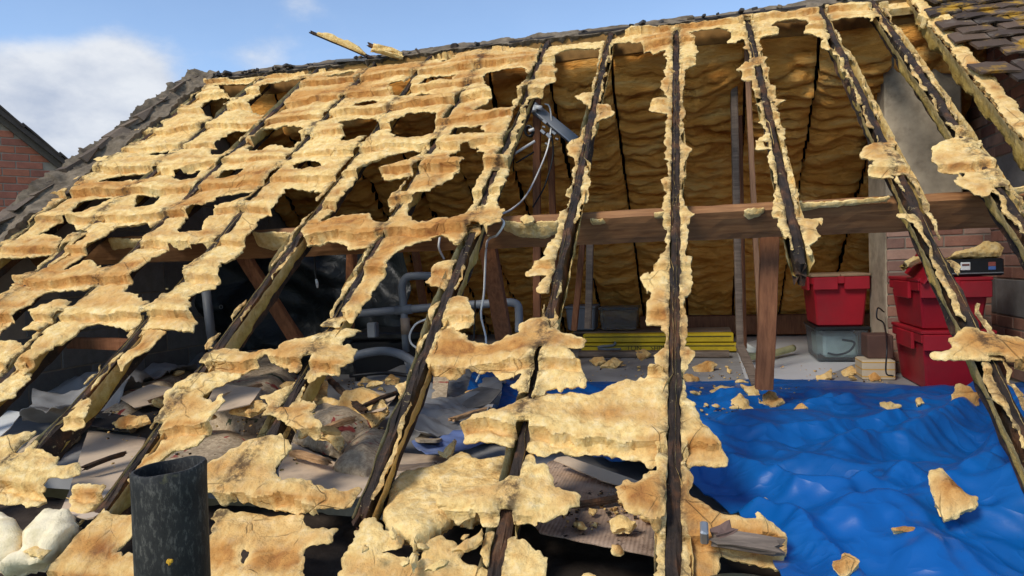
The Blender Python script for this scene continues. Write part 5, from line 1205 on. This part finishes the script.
# black plastic sheet hung across the loft
BF = Frame((0, 4.75, 0), (1, 0, 0), (0, 0, 1))
def m_blacksheet():
    m = Mat('black_polythene', 0.42, 0.4); return m.out(m.mix(m.noise(3), lin(22, 25, 27), lin(38, 44, 46)), m.bump(m.noise(7, 5, 0.6, dist=1.2), 0.6, 0.03))
o = slab('black_plastic_sheet', BF, [BF.poly([(60,268),(200,250),(300,246),(400,240),(412,290),(405,330),(398,372),(330,385),(180,385),(50,375)])], None, m_blacksheet(), None, 0.025,
         lambda u, v, d: crease(u, v, 91, 0.09, 0.5)+crease(u, v, 95, 0.04, 0.2), lambda u, v, d: crease(u, v, 91, 0.09, 0.5)+crease(u, v, 95, 0.04, 0.2)-0.003, 0.01, 4, 7, sharp=80, under=0.0)
tag(o, 'black plastic sheet hung across the left of the loft', 'sheet')
c = P_y(221, 307, 4.62); t = np.linspace(0, 2*math.pi, 25)
o = MB().tube([c+np.array([0.014*math.cos(a), 0, 0.014*math.sin(a)]) for a in t], 0.004, 6).build('eyelet', STEEL, None, True); tag(o, 'small steel eyelet ring on the black plastic sheet', 'eyelet')
WCAB = m_plain('white_cable', lin(232, 230, 224), 0.5)
def wire(pts, r, mat, lab): return pipe('cable', spline(pts, 8), r, mat, lab, 'cable', 'loose cables', 8)
wire([P_y(545, 104, 4.75), P_y(549, 106, 4.72), P_y(551, 115, 4.7), P_y(551, 128, 4.7), P_y(547, 150, 4.6), P_y(536, 177, 4.4), P_y(525, 197, 4.1), P_y(512, 209, 3.7), P_y(499, 216, 3.2), P_y(504, 223, 3.05), P_y(497, 235, 3.05), P_y(489, 239, 3.15), P_y(486, 250, 3.3), P_y(484, 292, 3.4), P_y(481, 315, 3.4), P_y(486, 340, 3.4), P_y(483, 365, 3.4), P_y(476, 382, 3.4)], 0.0055, WCAB, 'white cable looping from the aerial over the purlin and down')
wire([P_y(427, 319, 3.5), P_y(416, 324, 3.5), P_y(410, 334, 3.5), P_y(411, 343, 3.5), P_y(418, 349, 3.5)], 0.006, WCAB, 'white cable ring beside the sixth rafter')
wire([P_y(440, 236, 3.2), P_y(439, 248, 3.2), P_y(444, 259, 3.25)], 0.006, WCAB, 'short white cable hanging under the purlin foam')
wire([P_y(551, 130, 4.8), P_y(553, 155, 4.8), P_y(545, 185, 4.75), P_y(533, 207, 4.6)], 0.006, BLACKP, 'black cable hanging from the aerial post')
wire([P_y(475, 300, 3.9), P_y(474, 345, 3.9), P_y(475, 390, 3.8)], 0.006, BLACKP, 'black cable hanging straight below the purlin')
wire([P_y(884, 312, 5.0), P_y(878, 308, 4.9), P_y(877, 318, 4.88), P_y(884, 324, 4.9), P_y(887, 345, 4.6), P_y(886, 372, 4.55), P_y(893, 376, 4.5)], 0.005, BLACKP, 'black cable dangling between the red crates')
wire([P_y(314, 250, 3.6), P_y(315, 270, 3.6), P_y(316, 281, 3.6)], 0.006, BLACKP, 'short black flex hanging with the white lamp holder')
o = MB().tube(spline([P_y(316, 279, 3.6), P_y(317, 283, 3.6), P_y(317.5, 288, 3.6)], 4), [0.005, 0.007, 0.008, 0.008, 0.008, 0.008, 0.007, 0.006, 0.004], 12).build('lamp_holder', WHITEP, None, True); tag(o, 'white lamp holder hanging in front of the black sheet', 'lamp holder')
def aerial():
    y = 4.72; q = lambda x, yy, dy=0: P_y(x, yy, y+dy)
    e = empty('loft_aerial', q(537, 150), 'grey loft aerial arm with white box and clamps on a post', 'aerial')
    timber('arm', q(533, 107), q(575, 141), 0.075, 0.035, GREYP, e, up=(0, -1, 0.4), rough=0.0, seed=3)
    timber('arm_lip', q(535, 112, -0.03), q(573, 144, -0.03), 0.010, 0.012, STEEL, e, up=(0, -1, 0.4), rough=0.0, seed=3)
    MB().box(q(532, 107, -0.04), (0.030, 0.025, 0.034), bev=0.008).build('end_box', WHITEP, e)
    MB().tube([q(536, 107, -0.05), q(542, 108, -0.05)], 0.016, 12).build('plug', WHITEP, e, True)
    for x, yy, s in ((545, 122, .018), (543, 132, .02), (549, 136, .022), (554, 133, .018), (547, 144, .014), (557, 139, .012), (544, 127, .012)):
        MB().box(q(x, yy, -0.05), (s, s*0.7, s*0.55), np.array(Matrix.Rotation(s*40, 3, 'Y')), bev=0.003).build('clamp', STEEL, e)
    MB().tube([q(514, 154, -0.1), q(535, 141, -0.08)], 0.009, 10).build('rod', WHITEP, e, True)
    MB().tube([q(516, 163, -0.1), q(534, 152, -0.08)], 0.006, 8).build('rod', BLACKP, e, True)
    c = q(529, 131, -0.05); t = np.linspace(0, 4*math.pi, 50)
    MB().tube([c+np.array([0.026*math.cos(a), 0.004*a-0.02, 0.034*math.sin(a)]) for a in t], 0.008, 8).build('cable_coil', BLACKP, e, True)
    MB().tube([q(529, 131, -0.07), q(534, 129, -0.07)], 0.012, 8).build('plug', WHITEP, e, True)
aerial()
# cream roll and white scraps on the floor behind the post
o = MB().tube(spline([P_z(745, 356, 0.05), P_z(760, 356, 0.05), P_z(775, 353, 0.05), P_z(793, 348, 0.06)], 6), 0.028, 12).build('cream_roll', m_plain('cream_cloth', lin(214, 206, 150), 0.8, 0.2), None, True); tag(o, 'pale yellow rolled cloth on the floor behind the thick post', 'roll')
o = MB().box(P_z(750, 353, 0.06)+np.array([0, 0.1, 0]), (0.05, 0.05, 0.05), np.array(Matrix.Rotation(0.5, 3, 'Y')), bev=0.012).build('white_bag', m_plain('crumpled_white', lin(190, 192, 184), 0.7, 0.3, 0.2, 20, 0.8)); tag(o, 'crumpled white bag between the thin posts', 'bag')
# foam on the black case and crate rim
for p, lab, y in (([(948,259),(952,254),(962,252),(972,250),(980,244),(994,244),(1000,250),(997,259)], 'flat foam slab lying on the black case', 4.45), ([(902,264),(912,259),(926,256),(930,259),(915,265),(905,269)], 'thin foam strip on the raised crate lid', 4.38)):
    Fz = Frame((0, y, 0), (1, 0, 0), (0, 0.25, 1)); Fz = Frame(P_y(*np.mean(p, 0), y), (1, 0, 0), (0, 0.25, 1))
    o = slab('foam_chunk', Fz, [Fz.poly(p)], None, FOAM, None, 0.005, lambda u, v, d: 0.05+0.02*np.clip(d/0.02, 0, 1)+0.012*fbm(u*22, v*22, 3, 3), lambda u, v, d: -0.06+0*u, 0.006, 30, 5); tag(o, lab, 'foam chunk', 'loose foam pieces')
# ------------------------------------------------------------------ batten end, vent pipe, eaves bits
def batten_end():
    e = empty('batten_end', ROOF.world(*[[x] for x in ROOF.uv(745, 545)], [0.04])[0], 'grey broken batten end with a metal clip in the foam ledge', 'batten')
    a = ROOF.world(*[[x] for x in ROOF.uv(706, 536, 0.05)], [0.05])[0]; b = ROOF.world(*[[x] for x in ROOF.uv(786, 549, 0.05)], [0.05])[0]
    timber('stick', a, b, 0.040, 0.028, GREYT, e, up=ROOF.n, seed=61, ends=0.03, rough=0.005)
    MB().box(a+np.array([-0.004, -0.01, 0.012]), (0.010, 0.02, 0.022), np.array(Matrix.Rotation(0.5, 3, 'X')), bev=0.004).build('clip', STEEL, e)
    timber('torn_felt', ROOF.world(*[[x] for x in ROOF.uv(712, 535, 0.07)], [0.066])[0], ROOF.world(*[[x] for x in ROOF.uv(735, 524, 0.07)], [0.06])[0], 0.03, 0.01, m_plain('brown_felt', lin(110, 86, 76), 0.9), e, up=ROOF.n, seed=62, ends=0.02, rough=0.01)
batten_end()
def vent():
    m = Mat('weathered_vent_pipe', 0.65, 0.35); n = m.noise(14, 7, 0.7); f = m.noise(150, 5, 0.75, src=m.mapping((1, 1, 0.4)))
    col = m.mix(m.rng(n, 0.4, 0.7), lin(30, 29, 28), lin(54, 52, 48)); col = m.mix(m.math('MULTIPLY', m.rng(f, 0.50, 0.64), m.rng(n, 0.35, 0.6, 0.05, 0.55)), col, lin(120, 116, 106)); col = m.mix(m.rng(m.noise(18, 4, 0.6), 0.68, 0.74, 0, 0.6), col, lin(96, 92, 62))
    m.out(col, m.bump(f, 0.3, 0.003))
    top = EYE+ray(169, 466)*1.10; r = 0.0555; ri = 0.0495
    e = empty('vent_pipe', (top[0], top[1], -2.5), 'black weathered soil vent pipe standing in front of the eaves', 'pipe')
    n_ = 48; vs = []; lean = np.array([0.015, 0.0, 0])
    tl = CR*0.15
    def ring(rad, z, slant): 
        for k in range(n_):
            a = 2*math.pi*k/n_; p = np.array([rad*math.cos(a), rad*math.sin(a), 0]); wob = 1+0.006*math.sin(3*a+1)
            vs.append(top*np.array([1, 1, 0])-lean*(top[2]-z)+p*wob+np.array([0, 0, z+slant*((p@CR)*0.07+0.0012*math.sin(2*a)+0.0008*math.sin(5*a))]))
    ring(r, -2.5, 0); ring(r, top[2]-0.03, 1); ring(r+0.0008, top[2]-0.004, 1); ring(r-0.001, top[2], 1); ring(ri+0.001, top[2], 1); ring(ri, top[2]-0.006, 1); ring(ri, top[2]-0.7, 0)
    f = [(r_*n_+k, r_*n_+(k+1) % n_, (r_+1)*n_+(k+1) % n_, (r_+1)*n_+k) for r_ in range(6) for k in range(n_)]
    mobj('tube', vs, f, m.m, e, True, autos=50)
    # small lichen spot on the tube
    a0 = EYE+ray(169, 562)*1.047
    b = MB(); b.box(a0, (0.0045, 0.002, 0.004), np.array(Matrix.Rotation(0.6, 3, 'Y')), bev=0.0018); b.box(a0+np.array([0.004, 0, 0.002]), (0.003, 0.002, 0.003), bev=0.0012); b.build('lichen_spot', m_plain('orange_lichen', lin(196, 150, 40), 0.9), e)
vent()
PALE = m_plain('pale_expanded_foam', lin(246, 226, 186), 0.8, 0.2, 0.15, 22, 0.9, dirt=lin(208, 186, 130))
for p, lab, sd in (([(20,530),(30,518),(45,507),(68,506),(70,522),(54,540),(38,556),(22,560),(-4,566),(6,552),(18,546)], 'broken pale foam block at the bottom left corner', 3), ([(-20,514),(2,512),(15,520),(19,536),(14,548),(2,556),(-20,560)], 'pale foam block cut off by the left edge of the picture', 5)):
    o = slab('pale_foam_block', ROOF, [ROOF.poly(p, 0.06)], None, PALE, None, 0.007, lambda u, v, d, sd=sd: 0.045+0.03*np.clip(d/0.03, 0, 1)**0.5+0.02*fbm(u*7, v*7, sd, 3)+crease(u, v, sd, 0.02, 0.12, 3), lambda u, v, d: -0.02+0*u, 0.006, 26, sd); tag(o, lab, 'foam block', 'pale foam blocks')
def green_tub():
    c = P_z(748, 628, 0.02); m = m_plain('dark_green_plastic', lin(38, 58, 50), 0.4, 0.45, 0.2, 6, 0.1)
    prof = [(0.0, 0.10), (0.07, 0.098), (0.115, 0.085), (0.13, 0.06), (0.135, 0.0)]; n = 28; vs = []; f = []
    for r, z in prof:
        for k in range(n): a = 2*math.pi*k/n; vs.append((c[0]+max(r, 0.001)*math.cos(a), c[1]+max(r, .001)*math.sin(a), z))
    for i in range(len(prof)-1):
        for k in range(n): f.append((i*n+k, (i+1)*n+k, (i+1)*n+(k+1) % n, i*n+(k+1) % n))
    o = mobj('green_lid', vs, f, m, None, True); tag(o, 'dark green domed plastic lid under the batten end', 'lid')
green_tub()
